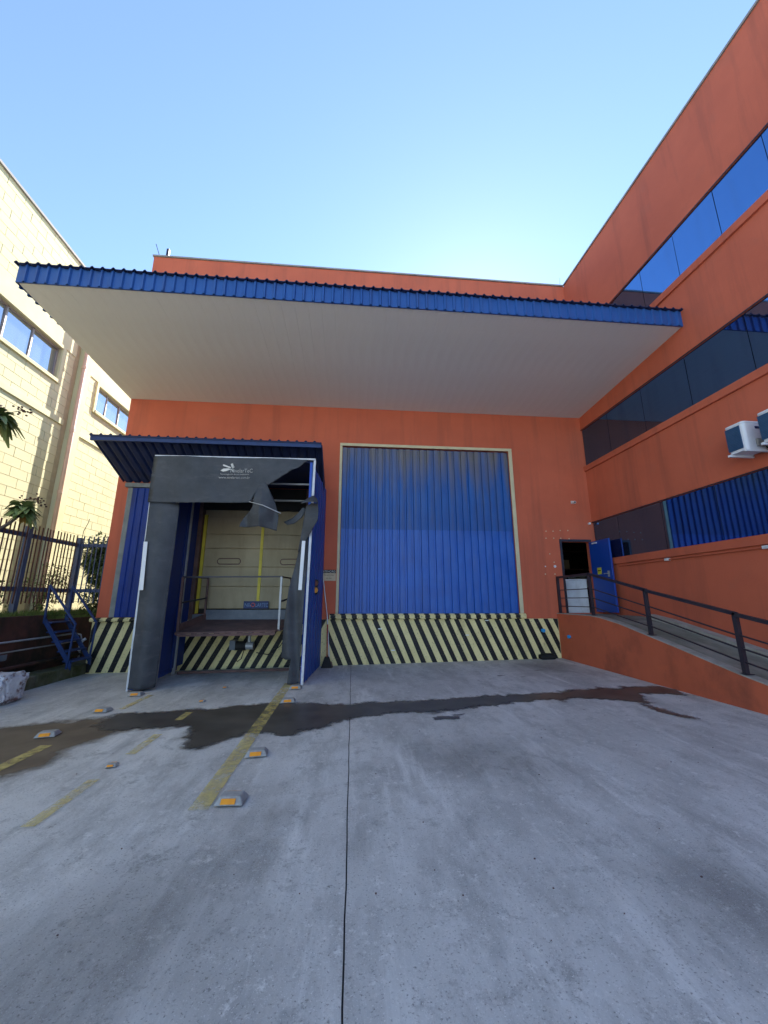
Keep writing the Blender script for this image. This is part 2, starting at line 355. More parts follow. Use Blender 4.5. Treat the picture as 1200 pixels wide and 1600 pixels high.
# ================================================================= SETTING: ground
m = MB(); xs = [-250, -6.5, 0, 6.5, 250]; ys = [-250, -46, .4, 250]
for i in range(4):
    for j in range(3): m.poly([(x, y, gz(x)-.012) for x, y in ((xs[i], ys[j]), (xs[i+1], ys[j]), (xs[i+1], ys[j+1]), (xs[i], ys[j+1]))])
ground = tag(m.build('ground', 'concrete'), 'grey concrete yard ground', None, None, 'structure')
jx = lambda y: .075+.0085*y+.0022*math.sin(y*5.1)+.0016*math.sin(y*13.7)
for side in (-1, 1):
    m = MB(); nseg = 220
    Y = [-46+46.3*i/nseg for i in range(nseg+1)]
    for i in range(nseg):
        y0, y1 = Y[i], Y[i+1]
        a0, a1 = jx(y0)+side*.0042, jx(y1)+side*.0042
        for e0, e1, f0, f1 in ((a0, a1, side*6.5, side*6.5), (side*6.5, side*6.5, side*14, side*14)):
            m.poly([(e0, y0, gz(e0)), (f0, y0, gz(f0)), (f1, y1, gz(f1)), (e1, y1, gz(e1))])
        m.poly([(a0, y0, gz(a0)), (a1, y1, gz(a1)), (a1, y1, gz(a1)-.014), (a0, y0, gz(a0)-.014)])
    o = m.build('slab', 'concrete', ground)
m = MB(); m.poly([(-.33, -46, -.042), (-.30, -46, -.042), (.095, .3, -.042), (.055, .3, -.042)])
m.build('joint_filler', 'black_rubber', ground)

import numpy as np
def film(name, pts, mat, dz, label, jit=.02, inset=.12, cell=.05):
    """thin patch on the ground: fine grid, attribute edge grows inwards from the outline so that noise frays it"""
    rnd = random.Random(len(pts)*7+3); P = []
    for i, (x, y) in enumerate(pts):
        x2, y2 = pts[(i+1) % len(pts)]; n = max(1, int(math.hypot(x2-x, y2-y)/.10))
        for k in range(n): t = k/n; P.append((x+(x2-x)*t+rnd.gauss(0, jit), y+(y2-y)*t+rnd.gauss(0, jit)))
    A = np.array(P); B = np.roll(A, -1, 0)
    gx = np.arange(A[:, 0].min()-.1, A[:, 0].max()+.1+cell, cell); gy = np.arange(A[:, 1].min()-.1, A[:, 1].max()+.1+cell, cell)
    X, Y = np.meshgrid(gx, gy, indexing='ij'); X = X.ravel(); Y = Y.ravel()
    d = np.full(X.shape, 9.0); inside = np.zeros(X.shape, bool)
    for (ax, ay), (bx_, by_) in zip(A, B):
        ex, ey = bx_-ax, by_-ay; t = np.clip(((X-ax)*ex+(Y-ay)*ey)/max(1e-9, ex*ex+ey*ey), 0, 1)
        d = np.minimum(d, np.hypot(X-ax-ex*t, Y-ay-ey*t))
        if ay != by_: c = ((ay > Y) != (by_ > Y)) & (X < (bx_-ax)*(Y-ay)/(by_-ay)+ax); inside ^= c
    sd = np.where(inside, d, -d); ny = len(gy); idx = {}; V = []; E_ = []; F = []
    keep = sd > -cell*1.5
    def vid(q):
        if q not in idx: idx[q] = len(V); V.append((X[q], Y[q], gz(X[q])+dz)); E_.append(float(np.clip(sd[q]/inset, -.5, 1))*.6)
        return idx[q]
    for a in range(len(gx)-1):
        for b in range(ny-1):
            q = (a*ny+b, (a+1)*ny+b, (a+1)*ny+b+1, a*ny+b+1)
            if keep[q[0]] and keep[q[1]] and keep[q[2]] and keep[q[3]]: F.append([vid(k) for k in q])
    me = bpy.data.meshes.new(name); me.from_pydata([tuple(map(float, v)) for v in V], [], F)
    at = me.attributes.new('edge', 'FLOAT', 'POINT'); at.data.foreach_set('value', E_)
    return tag(put(name, me, mat), label, None, None, 'structure')
mud = [(-6.2, -3.7), (-4.5, -3.85), (-3.4, -3.55), (-2.3, -3.42), (-2.1, -4.2), (-2.65, -4.5), (-2.8, -4.95), (-2.72, -5.45), (-3.2, -5.75), (-6.2, -6.2)]
film('mud_patch', mud, 'mud', .004, 'brown muddy damp patch at the left of the yard', .03, .35)
wet = [(-3.3, -3.52), (-2.3, -3.44), (-1.1, -3.24), (.02, -3.45), (1.55, -3.46), (2.3, -3.34), (3.2, -3.33), (3.9, -3.18), (4.55, -3.12), (5.33, -3.2), (5.33, -3.95), (4.6, -3.72),
       (4.35, -4.1), (4.28, -4.5), (4.45, -5.05), (4.2, -4.85), (4.1, -4.45), (4.12, -4.05), (3.6, -3.85), (2.9, -3.84), (2.0, -3.98), (1.57, -4.12), (1.2, -4.3), (.9, -4.15), (.5, -4.17), (.02, -4.3), (-.3, -4.6),
       (-.66, -4.85), (-1.05, -4.68), (-1.3, -4.85), (-1.56, -5.15), (-1.85, -5.1), (-1.98, -4.7), (-2.0, -4.33), (-2.5, -4.3), (-2.9, -4.4), (-3.3, -4.1)]
film('damp_margin', [(x, y-.04 if y < -3.9 else y+.05) for x, y in wet], 'damp', .006, 'damp halo round the wet streak on the yard', .03, .2)
film('puddle', wet, 'wet', .008, 'dark wet streak running across the yard', .05, .22, .04)

for st_ in ([(-1.75, -6.55), (-.35, -6.6), (-.2, -7.6), (-.75, -8.6), (-1.9, -8.3), (-1.95, -7.4)], [(-1.2, -6.0), (-.3, -5.7), (-.15, -6.8), (-.9, -7.0)],
            [(.5, -5.0), (2.0, -4.9), (2.3, -6.2), (1.4, -6.6), (.6, -6.2)], [(1.2, -7.2), (2.4, -7.0), (2.5, -8.0), (1.5, -8.2)],
            [(3.6, -.5), (5.2, -.4), (5.25, -2.2), (4.4, -2.5), (3.7, -1.5)], [(-3.3, -1.9), (-1.2, -1.7), (-1.1, -.1), (-3.6, -.1)]):
    film('stain', st_, 'stain', .002, 'dark tyre and oil stain on the concrete', .04, .55)
rw_ = random.Random(17)
for cx, cy, r_ in ((1.25, -4.42, .22), (1.5, -4.3, .12), (3.0, -1.9, .12), (3.4, -2.1, .10), (4.0, -1.5, .11)):
    film('damp_spot', [(cx+r_*rw_.uniform(.6, 1.5)*math.cos(k*.785), cy+r_*rw_.uniform(.3, .6)*math.sin(k*.785)) for k in range(8)], 'wet', .008, 'small dark damp spot on the yard', .012, .09, .025)
for nm, x, ya, yb, wd in (('lane_line', -1.10, -6.37, -1.9, .15), ('lane_line', -3.31, -6.6, -4.75, .13), ('lane_line', -3.31, -3.3, -2.45, .10),
                          ('lane_dash', -2.225, -6.45, -5.72, .10), ('lane_dash', -2.225, -5.15, -4.55, .10), ('lane_dash', -2.225, -4.0, -3.62, .10)):
    m = MB(); n = 12
    for i in range(n):
        y0 = ya+(yb-ya)*i/n; y1 = ya+(yb-ya)*(i+1)/n
        m.poly([(x-wd/2, y0, gz(x)+.0115), (x+wd/2, y0, gz(x)+.0115), (x+wd/2, y1, gz(x)+.0115), (x-wd/2, y1, gz(x)+.0115)])
    o = m.build(nm, 'line_paint', ground)

# ================================================================= WAREHOUSE
XL, XR, ZP = -5.857, 6.594, 11.21
wh = thing('warehouse', 'orange painted warehouse with raised striped loading dock and blue doors', 'building', (0, 0, 0))
holes = [(-3.74, -1.12, 1.15, 4.0), (-.26, 4.36, 1.12, 5.55), (5.66, 6.5, 1.15, 3.02)]
gxs = sorted({XL, -3.74, -1.12, -.26, 4.36, 5.66, 6.5, 6.9}); gzs = sorted({1.02, 1.12, 1.15, 3.02, 4.0, 5.55, ZP})
grid_wall(gxs, gzs, holes, 0, .22).build('wall', 'orange', wh)
m = MB(); m.box(XL, XL+.22, .22, 24, -.3, 7.3); m.build('side_wall', 'soffit', wh)  # unseen wall kept low and pale so sun reaches the neighbour without orange bounce
m = MB(); m.box(XL, 6.9, 24, 24.2, -.3, 7.3); m.build('rear_wall', 'orange', wh)
m = MB(); m.box(XL+.2, 6.9, .2, 24.1, 7.0, 7.15); m.build('roof', 'cap_grey', wh)  # unseen roof and rear wall, lowered so the sun passes over them
m = MB(); m.box(XL-.03, XR-.01, -.035, .26, ZP+.002, ZP+.05); m.build('parapet_cap', 'cap_grey', wh)
m = MB(); m.box(XL+.2, 12, .22, 24, .9, 1.13); m.build('dock_floor', 'grey_frame', wh)
# dock face with painted stripes, each a thin coat of paint
dock = MB().box(XL-.04, 5.34, -.03, .2, -.3, 1.018).build('dock_face', 'paint_yellow', wh)
def stripe(xt, xb, wd, zt, zb, y, x0, x1):
    pts = [(xt-wd/2, zt), (xt+wd/2, zt), (xb+wd/2, zb), (xb-wd/2, zb)]
    # clip to [x0,x1] by x
    def clip(P, xc, keep):
        out = []
        for i in range(len(P)):
            a, b = P[i], P[(i+1) % len(P)]; ia, ib = keep*(a[0]-xc) >= 0, keep*(b[0]-xc) >= 0
            if ia: out.append(a)
            if ia != ib: t = (xc-a[0])/(b[0]-a[0]); out.append((xc, a[1]+(b[1]-a[1])*t))
        return out
    P = clip(clip(pts, x0, 1), x1, -1)
    if len(P) > 2: MB().prism([(x, y, z) for x, z in P], (0, -.003, 0)).build('stripe', 'paint_black', dock)
rs = random.Random(3)
for k in range(-4, 24):
    xt = -.362+.2576*k-.04; j = rs.gauss(0, .008)
    stripe(xt+j, xt+.50+rs.gauss(0, .012), .122+rs.gauss(0, .004), 1.017, -.1, -.0305, -.50, 5.33)
for k in range(0, 26):
    xt = -.60-.2576*k; s_ = .62 if xt > -4 else .36
    stripe(xt+rs.gauss(0, .008), xt-s_+rs.gauss(0, .012), .125, 1.017, -.12, -.0305, XL-.035, -.50)
# nosing beams along the dock edge
def nosing(x0, x1, z0, z1, dy, rightslope):
    pr = [(-.031, z0), (-dy+.02, z0), (-dy, z0+.025), (-dy, z1-.03), (-dy+.035, z1), (.05, z1), (.05, z0)]
    b = MB().prism([(x0, y, z) for y, z in pr], (x1-x0, 0, 0)).build('nosing', 'paint_yellow', wh)
    path = [(-dy+.02, z0), (-dy, z0+.025), (-dy, z1-.03), (-dy+.035, z1), (-.002, z1)]
    k = 0; p = .2576
    xx = (-.362-.2576*4) if rightslope else -.60-.2576*25
    while xx < x1:
        a, b2 = xx-.061, xx+.061
        if a > x0+.005 and b2 < x1-.005:
            mm = MB()
            for i in range(len(path)-1):
                (ya, za), (yb, zb) = path[i], path[i+1]
                nrm = Vector((0, -(zb-za), (yb-ya))).normalized()*.003
                nrm = -nrm if nrm.y > 0 or (abs(nrm.y) < 1e-6 and nrm.z < 0) else nrm
                if i == 0: nrm = Vector((0, -.003, -.001))
                sh = (1.03-(za+zb)/2)*.4*(1 if rightslope else -1)
                mm.poly([(a+sh, ya+nrm.y, za+nrm.z), (b2+sh, ya+nrm.y, za+nrm.z), (b2+sh, yb+nrm.y, zb+nrm.z), (a+sh, yb+nrm.y, zb+nrm.z)])
            mm.build('stripe', 'paint_black', b)
        xx += p
nosing(-.47, 4.47, 1.02, 1.15, .12, True)
nosing(XL-.06, -3.86, .985, 1.075, .13, False)
# big corrugated door in its pale frame
fr = MB()
fr.box(-.33, -.262, -.02, .15, 1.152, 5.55); fr.box(4.362, 4.46, -.02, .15, 1.152, 5.55); fr.box(-.33, 4.46, -.02, .15, 5.552, 5.63)
fr.build('door_frame', 'cream_frame', wh, bevel=.008)
door = MB().box(-.255, 4.355, .12, .16, 1.14, 5.545).build('loading_door', 'blue_door', wh)
tag(door, 'big dented blue corrugated loading door, grimy along its top')
for i in range(4):
    x0 = -.25+i*1.151
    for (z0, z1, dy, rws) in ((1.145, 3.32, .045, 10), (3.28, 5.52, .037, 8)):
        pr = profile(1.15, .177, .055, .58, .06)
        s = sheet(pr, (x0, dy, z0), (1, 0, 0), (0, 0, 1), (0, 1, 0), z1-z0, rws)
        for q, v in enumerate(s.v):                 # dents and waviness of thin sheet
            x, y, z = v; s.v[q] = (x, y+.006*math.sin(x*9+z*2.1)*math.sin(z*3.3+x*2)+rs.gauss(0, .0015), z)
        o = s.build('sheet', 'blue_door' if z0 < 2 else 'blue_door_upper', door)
# office door opening, leaf, inside
MB().box(5.60, 5.662, -.012, .2, 1.15, 3.08).build('door_frame', 'rail_dark', wh)
MB().box(5.662, 6.5, -.012, .2, 3.022, 3.08).build('door_frame', 'rail_dark', wh)
leaf = MB().box(6.43, 6.475, -.80, .0, 1.185, 3.0).build('office_door', 'blue_leaf', wh, bevel=.004)
tag(leaf, 'open plain blue steel door leaf with yellow sticker')
MB().tube([(6.428, -.66, 2.13), (6.37, -.66, 2.13), (6.37, -.57, 2.13)], .011).build('handle', 'galv', leaf)
MB().box(6.424, 6.43, -.70, -.63, 2.05, 2.2).build('lock_plate', 'galv', leaf)
MB().box(6.425, 6.4295, -.40, -.24, 2.13, 2.30).build('sticker', 'sticker', leaf)
MB().box(6.4225, 6.4249, -.38, -.26, 2.21, 2.235).build('sticker_mark', 'sign_black', leaf)
MB().box(6.405, 6.43, -.34, -.16, 2.93, 2.965).build('door_closer', 'white_metal', leaf)
# inside the warehouse
m = MB(); m.box(5.0, 5.1, .8, 7, 1.14, 4.4); m.build('partition', 'dark_inside', wh)
m = MB(); m.box(5.0, 12.3, 7, 7.1, 1.14, 4.4); m.build('partition', 'dark_inside', wh)
m = MB(); m.box(5.0, 12.3, .3, 7.1, 4.4, 4.5); m.build('inner_ceiling', 'dark_inside', wh)
m = MB(); m.box(12.3, 12.4, .3, 7.1, 1.14, 4.4); m.build('partition', 'dark_inside', wh)
tl = thing('tube_lamp', 'lit white tube lamp inside the dark office doorway, near its top', 'lamp', (7.5, 2.2, 3.3))
MB().box(7.35, 7.65, 2.2, 2.28, 3.36, 3.42).build('housing', 'ac_white', tl)
MB().tube([(7.37, 2.24, 3.345), (7.63, 2.24, 3.345)], .016).build('tube', 'tube_light', tl)
rk = thing('storage_rack', 'dark storage rack with boxes seen through the office doorway', 'rack', (8.5, 4.5, 1.14))
for x in (7.5, 10.2): MB().box(x, x+.06, 4.5, 4.56, 1.14, 3.9).build('upright', 'rust_brown', rk)
for z in (1.9, 2.6, 3.3): MB().box(7.5, 10.26, 4.45, 5.1, z, z+.05).build('shelf', 'rust_brown', rk)
bx = MB().box(8.0, 8.5, 4.5, 5.0, 2.652, 3.0).build('storage_box', 'door_beige'); tag(bx, 'beige box on the rack inside the office doorway', 'box')
bx = MB().box(8.7, 9.2, 4.5, 5.0, 1.952, 2.4).build('storage_box', 'cabinet'); tag(bx, 'pale box on the low shelf inside the office doorway', 'box')
cb = thing('white_cabinet', 'waist-high white cabinet standing just inside the office doorway', 'cabinet', (6.05, .5, 1.13))
MB().box(5.70, 6.40, .24, .75, 1.132, 1.99).build('body', 'cabinet', cb, bevel=.01)
MB().box(5.69, 6.41, .225, .76, 1.992, 2.03).build('top', 'white_metal', cb, bevel=.006)
# left blue gate with grey surround
MB().box(-5.56, -5.44, -.05, -.002, 1.08, 4.22).build('gate_surround', 'grey_frame', wh, bevel=.01)
MB().box(-5.62, -3.80, -.10, -.002, 4.222, 4.33).build('gate_lintel', 'grey_frame', wh, bevel=.01)
g = MB().box(-5.438, -3.9, -.03, -.004, 1.08, 4.215).build('side_gate', 'blue_gate', wh)
for i in range(3):
    pr = profile(.51, .17, .022, .62, .1)
    sheet(pr, (-5.435+i*.515, -.055, 1.085), (1, 0, 0), (0, 0, 1), (0, 1, 0), 3.12, 2).build('sheet', 'blue_gate', g)
MB().box(-3.84, -3.70, -.03, .21, 1.02, 4.28).build('door_jamb', 'rust_brown', wh)
MB().box(-1.16, -.70, -.03, -.004, 1.02, 4.28).build('door_jamb', 'rust_brown', wh)
MB().box(-3.70, -1.16, -.03, .12, 3.72, 4.28).build('dark_liner', 'dark_inside', wh)  # added liner, its dark colour stands in for the dark space above the door
MB().box(-3.695, -1.165, -.028, -.004, 1.022, 1.148).build('sill_plate', 'sheet_grey', wh)
# sectional door inside the dock shelter
sd_ = MB().box(-3.7, -1.14, .17, .2, 1.16, 3.98).build('sectional_door', 'door_beige', wh)
tag(sd_, 'beige sectional dock door with yellow uprights behind torn curtains')
zz = [1.27, 1.80, 2.28, 2.74, 3.10, 3.55]
for i in range(5):
    MB().box(-3.7, -1.14, .125, .169, zz[i]+.006, zz[i+1]-.006).build('panel', 'door_beige', sd_, bevel=.008)
for (x0, x1) in ((-3.29, -2.73), (-1.75, -1.2)):
    z0, z1 = 2.345, 2.49; pts = []
    for k in range(16):
        a = 2*math.pi*k/16; cx = x1-.07 if math.cos(a) > 0 else x0+.07; pts.append((cx+.07*math.cos(a), .1248, (z0+z1)/2+.072*math.sin(a)))
    MB().tube(pts+[pts[0]], .012, 6).build('window_trim', 'rust_brown', sd_)
MB().box(-2.27, -2.20, .105, .124, 1.30, 3.5).build('centre_post', 'yellow_post', sd_)
MB().box(-3.68, -3.61, .06, .10, 1.16, 3.58).build('guide_post', 'yellow_post', sd_)
MB().box(-3.7, -1.14, .1, .124, 1.162, 1.27).build('bottom_seal', 'black_rubber', sd_)

# wall fittings on the warehouse
sc_ = thing('security_camera', 'small white security camera high on the orange wall by the corner', 'camera', (6.09, -.02, 4.11))
MB().box(6.05, 6.13, -.03, -.001, 4.07, 4.15).build('base', 'ac_white', sc_)
MB().tube([(6.09, -.03, 4.11), (6.07, -.16, 4.08)], .035, 10).build('housing', 'ac_white', sc_)
MB().tube([(6.0695, -.161, 4.0795), (6.069, -.166, 4.079)], .024, 10).build('lens', 'sign_black', sc_)
ls = tag(MB().tube([(6.5, -.001, 3.52), (6.5, -.05, 3.52)], .03, 10).build('wall_lamp_base', 'ac_white'), 'tiny white round fitting on the orange wall in the corner above the office door', 'fitting')
for i, (x, z) in enumerate([(5.255, 3.293), (5.453, 3.296), (5.655, 3.317), (5.873, 3.321), (5.236, 3.101), (5.452, 3.104), (5.651, 3.107), (5.884, 3.093), (5.146, 2.348), (5.411, 2.35), (5.126, 2.147), (5.39, 2.148), (5.4, 2.46), (5.3, 2.68)]):
    r = .035 if i == 9 else .016
    MB().tube([(x, -.001, z), (x, -.012, z)], r, 8).build('filled_hole', 'white_metal' if i in (9, 8) else 'sign_beige', wh)
sg = thing('warning_sign', 'warning sign reading ATENÇÃO beside the big blue door', 'sign', (-.5, -.01, 1.94))
MB().box(-.69, -.345, -.014, -.001, 2.135, 2.215).build('header', 'sign_black', sg)
MB().box(-.69, -.345, -.013, -.001, 1.945, 2.134).build('plate', 'sign_beige', sg)
text('header_text', 'ATENÇÃO', .068, (-.5175, -.0155, 2.152), (R(90), 0, 0), 'sign_text', sg, .0008, 'CENTER', .98)
text('small_text', 'Mantenha limpa', .040, (-.5175, -.0145, 2.075), (R(90), 0, 0), 'sign_black', sg, .0008, 'CENTER', .95)
text('small_text', 'esta área', .040, (-.5175, -.0145, 1.995), (R(90), 0, 0), 'sign_black', sg, .0008, 'CENTER', .95)
tp = thing('wall_tap', 'bright blue tap cap on the striped dock wall by the ramp', 'tap', (4.9, -.05, .73))
MB().tube([(4.9, -.03, .73), (4.9, -.10, .73)], .045, 10).build('cap', 'cyan', tp); MB().box(4.86, 4.96, -.06, -.034, .70, .76).build('plate', 'cyan', tp)
o = tag(MB().tube([(5.345, -.5, .615), (5.29, -.5, .615)], .04, 10).build('blue_cap', 'cyan'), 'small blue cap on the orange side of the ramp', 'cap')
rb = thing('rubber_block', 'black rubber block at the foot of the striped dock wall by the ramp', 'block', (4.9, -.1, .06))
MB().box(4.72, 5.10, -.22, -.04, gz(4.9)+.002, .165).build('body', 'black_rubber', rb, bevel=.03)
MB().box(4.78, 5.04, -.20, -.06, .166, .19).build('pad', 'black_rubber', rb, bevel=.01)
for (x, z) in ((.72, .78), (1.04, .28), (2.9, .62), (3.42, .97)):
    MB().box(x, x+.09, -.0352, -.0342, z, z+.022).build('paper_scrap', 'ac_white', wh)

# antennas on the parapet
an = thing('roof_antenna', 'small dark antenna post and whip on the left end of the warehouse parapet', 'antenna', (-5.6, .2, ZP+.05))
MB().box(-5.64, -5.57, .17, .24, ZP+.052, ZP+.50).build('post', 'rail_dark', an)
MB().tube([(-5.80, .2, ZP+.052), (-5.80, .2, ZP+.16), (-5.98, .2, ZP+.66)], .009, 6).build('whip', 'rail_dark', an)
MB().tube([(-5.80, .2, ZP+.12), (-5.70, .2, ZP+.15)], .03, 8).build('clamp', 'rail_dark', an)
o = tag(MB().tube([(6.62, .2, ZP+.05), (6.63, .2, ZP+.3), (6.65, .2, ZP+.55)], .008, 6, .003).build('lightning_rod', 'rail_dark'), 'thin lightning rod at the inner corner of the orange parapets', 'rod')

# ================================================================= OFFICE WING (right)
ow = thing('office_wing', 'orange office wing with three strips of dark tinted windows, at right', 'building', (XR, -7, 0))
Y1 = -15.0
strips = [(7.925, 9.0), (5.185, 6.265), (2.52, 3.545)]
zcuts = [0, 2.52, 3.545, 5.185, 6.265, 7.925, 9.0, ZP]
m = MB()
for a, b in ((-.3, 2.52), (3.545, 5.185), (6.265, 7.925), (9.0, ZP)): m.box(XR, XR+.30, Y1, -.0, a, b)
m.box(XR+.3, XR+6, Y1, Y1+.3, -.3, ZP); m.box(XR+.3, XR+6, -.2, .22, -.3, ZP)
m.build('wall', 'orange', ow)
MB().box(XR+.2, XR+6, Y1, .2, ZP-.5, ZP-.35).build('roof', 'cap_grey', ow)
MB().box(XR-.03, XR+.33, Y1, -.04, ZP+.002, ZP+.05).build('parapet_cap', 'cap_grey', ow)
MB().box(XR+6, XR+6.2, Y1, 24, -.3, ZP).build('far_wall', 'orange', ow)
joints = {0: [-.95, -1.88, -2.83, -3.76, -4.67, -5.56, -6.5, -7.45, -8.4], 1: [-1.1, -2.3, -3.5, -4.70, -5.9, -7.1, -8.3], 2: [-.99, -2.35, -3.6, -4.85, -6.1, -7.35, -8.6]}
for si, (z0, z1) in enumerate(strips):
    ys_ = [-.02]+joints[si]+[Y1+.3]
    win = MB().box(XR+.10, XR+.14, Y1+.3, -.02, z0, z1).build('window_strip', 'sign_black', ow)
    for a, b in zip(ys_[:-1], ys_[1:]):
        tlt = rs.gauss(0, .0012)
        p = MB(); p.obox((XR+.022, b+.006, z0+.004), (.012, 0, 0), (0, a-b-.012, 0), (tlt, 0, z1-z0-.008)); p.build('pane', 'tinted_glass', win)
    sill = MB(); sill.prism([(XR+.0, 0, z0-.17), (XR-.045, 0, z0-.165), (XR-.06, 0, z0-.03), (XR+.10, 0, z0-.002), (XR+.1, 0, z0-.17)], (0, Y1, 0)); sill.build('sill', 'orange', ow)
    MB().box(XR-.012, XR+.02, Y1, 0, z1+.002, z1+.022).build('lintel_shadow', 'rail_dark', ow)  # thin dark strip painted in as the lintel shadow above the glass
MB().tube([(XR-.03, -.9, 2.30), (XR-.03, -3.0, 2.31), (XR-.03, -9, 2.31)], .014, 8).build('conduit', 'orange', ow)
for y in (-2.35, -4.3): MB().box(XR-.055, XR-.002, y-.05, y+.05, 2.285, 2.335).build('conduit_clip', 'white_metal', ow)

def ac_unit(loc, label):
    a = thing('air_conditioner', label, 'air conditioner', loc, 'outdoor units on the orange office wall'); a['_local'] = 1
    # local: +x is into the wall; unit .30 deep, .27 wide, .40 high
    d, wd, h = .34, .30, .42
    pts = []
    for cx, cy, a0 in ((d-.03, 0-.03, 0), (.05, -.05, 90), (.05, -wd+.05, 180), (d-.03, -wd+.03, 270)):
        rr = .03 if cx > .2 else .05
        for k in range(5): t = R(a0+k*22.5); pts.append((cx+rr*math.cos(t), cy+rr*math.sin(t), 0))
    MB().prism([(x, y, .0) for x, y, _ in pts], (0, 0, h)).build('body', 'ac_white', a)
    c = Vector((d/2, -wd/2, 0))
    MB().prism([tuple(c+(Vector((x, y, 0))-c)*1.04+Vector((0, 0, h+.001))) for x, y, _ in pts], (0, 0, .035)).build('top', 'ac_white', a, bevel=.008)
    MB().prism([tuple(c+(Vector((x, y, 0))-c)*1.03+Vector((0, 0, -.025))) for x, y, _ in pts], (0, 0, .024)).build('base', 'ac_white', a)
    cf = MB().box(-.012, -.002, -wd+.055, -.012, .02, h-.02).build('coil', 'ac_blue', a)
    for i in range(15): z = .035+i*.0255; MB().box(-.018, -.0125, -wd+.055, -.012, z, z+.008).build('louvre', 'ac_blue', cf)
    MB().box(.16, .33, -wd-.03, -wd+.002, .02, .16).build('valve_cover', 'cap_grey', a, bevel=.02)
    MB().box(.20, .29, -wd-.006, -wd+.001, .33, .37).build('badge', 'sign_blue', a)
    for dx in (0, .05): MB().tube([(.22+dx, -wd-.03, .07), (.22+dx, -wd-.07, .05), (.24+dx, -wd-.08, -.02), (.36, -wd-.06, -.06)], .011, 6).build('hose', 'black_rubber', a)
    for y in (-.03, -wd+.0):
        br = MB(); br.bar((-.05, y, -.045), (.39, y, -.045), .03, .035); br.bar((.375, y, -.045), (.375, y, .12), .03); br.build('bracket', 'ac_white', a)
    return a
ac_unit((6.19, -4.36, 3.83), 'white outdoor air conditioner on a bracket, nearer the blue corner door')
ac_unit((6.19, -4.88, 3.83), 'white outdoor air conditioner cut by the right edge of the photo')

# ================================================================= MAIN CANOPY
cn = thing('canopy', 'wide canopy with blue ribbed fascia and beige soffit over the loading dock', 'canopy', (0, -1.8, 6.6))
CX0, CX1, CY = XL-.01, 6.60, -3.64
zsof = lambda y: 6.665+(6.88-6.665)*(y/CY)
nP = 50; pw = (CX1-CX0)/nP
def plank_mesh(wd):
    me = MB(); me.obox((.0006, 0, 0), (wd-.0012, 0, 0), (0, CY+.02, 6.88-6.665), (0, 0, .012)); return me.mesh('soffit_plank')
pm = plank_mesh(pw); pm.materials.append(MATS['soffit'])
for i in range(nP):
    o = bpy.data.objects.new('soffit_plank', pm); col.objects.link(o); o.parent = cn; o.matrix_parent_inverse = Matrix.Translation(-cn.location)
    o.location = (CX0+i*pw, -.003, 6.665+rs.uniform(-.0006, .0006))
MB().obox((CX0, -.004, 6.68), (CX1-CX0-.01, 0, 0), (0, CY+.05, .215), (0, 0, .05)).build('ceiling_board', 'soffit', cn)
pr = profile(CX1-CX0+.12, .178, .032, .66, .09)
sheet(pr, (CX0-.02, CY, 6.865), (1, 0, 0), (0, 0, 1), (0, -1, 0), .345, 3).build('fascia', 'blue_fascia', cn)
MB().box(CX0, CX1, CY+.004, CY+.03, 6.87, 7.2).build('fascia_back', 'blue_fascia', cn)
prs = profile(3.62, .178, .045, .60, .10)
sheet(prs, (CX0-.02, CY, 6.86), (0, 1, 0), (0, 0, 1), (-1, 0, 0), .33, 1).build('side_fascia', 'blue_fascia', cn)
# roof sheet: round ribs
def wave(width, period, depth, n=10):
    k = int(round(width/period)); p = width/k; pts = []
    for i in range(k):
        for q in range(n):
            t = q/n; b = math.sin(math.pi*min(1, t/.42)) if t < .42 else 0
            pts.append((i*p+t*p, depth*b))
    pts.append((width, 0)); return pts
wv = wave(CX1-CX0+.16, .178, .038)
s = sheet(wv, (CX0-.06, CY-.07, 7.205), (1, 0, 0), (0, 3.69, .20), (0, 0, 1), 1, 1); o = s.build('roof_sheet', 'blue_roof', cn)
so = o.modifiers.new('solid', 'SOLIDIFY'); so.thickness = .012

# ================================================================= SMALL ROOF over the shelter
sr = thing('shelter_roof', 'small dark blue corrugated roof sloping over the dock shelter', 'roof', (-3.2, -.7, 4.4))
RX0, RX1, RY = -5.70, -.70, -1.46
wv = wave(RX1-RX0, .20, .04)
o = sheet(wv, (RX0, RY-.05, 4.985), (1, 0, 0), (0, 1.46, -.63), (0, 0, 1), 1, 1).build('roof_sheet', 'blue_roof', sr)
so = o.modifiers.new('solid', 'SOLIDIFY'); so.thickness = .01
MB().box(RX0+.02, RX1-.01, RY-.03, RY+.02, 4.87, 4.965).build('front_channel', 'blue_steel', sr)
MB().box(RX0+.02, RX1-.01, RY-.045, RY-.0305, 4.955, 4.992).build('flashing', 'blue_roof', sr)
MB().prism([(RX1-.004, RY+.025, 4.87), (RX1-.004, RY+.025, 4.95), (RX1-.004, -.002, 4.31), (RX1-.004, -.002, 3.85)], (.02, 0, 0)).build('end_panel', 'blue_roof', sr)

# ================================================================= DOCK SHELTER
ds = thing('dock_shelter', 'blue dock shelter with torn grey rubber curtains in front of the sectional door', 'dock shelter', (-2.35, -1, gz(-2.35)))
FY = -2.07
gl, gr = gz(-3.85), gz(-.85)
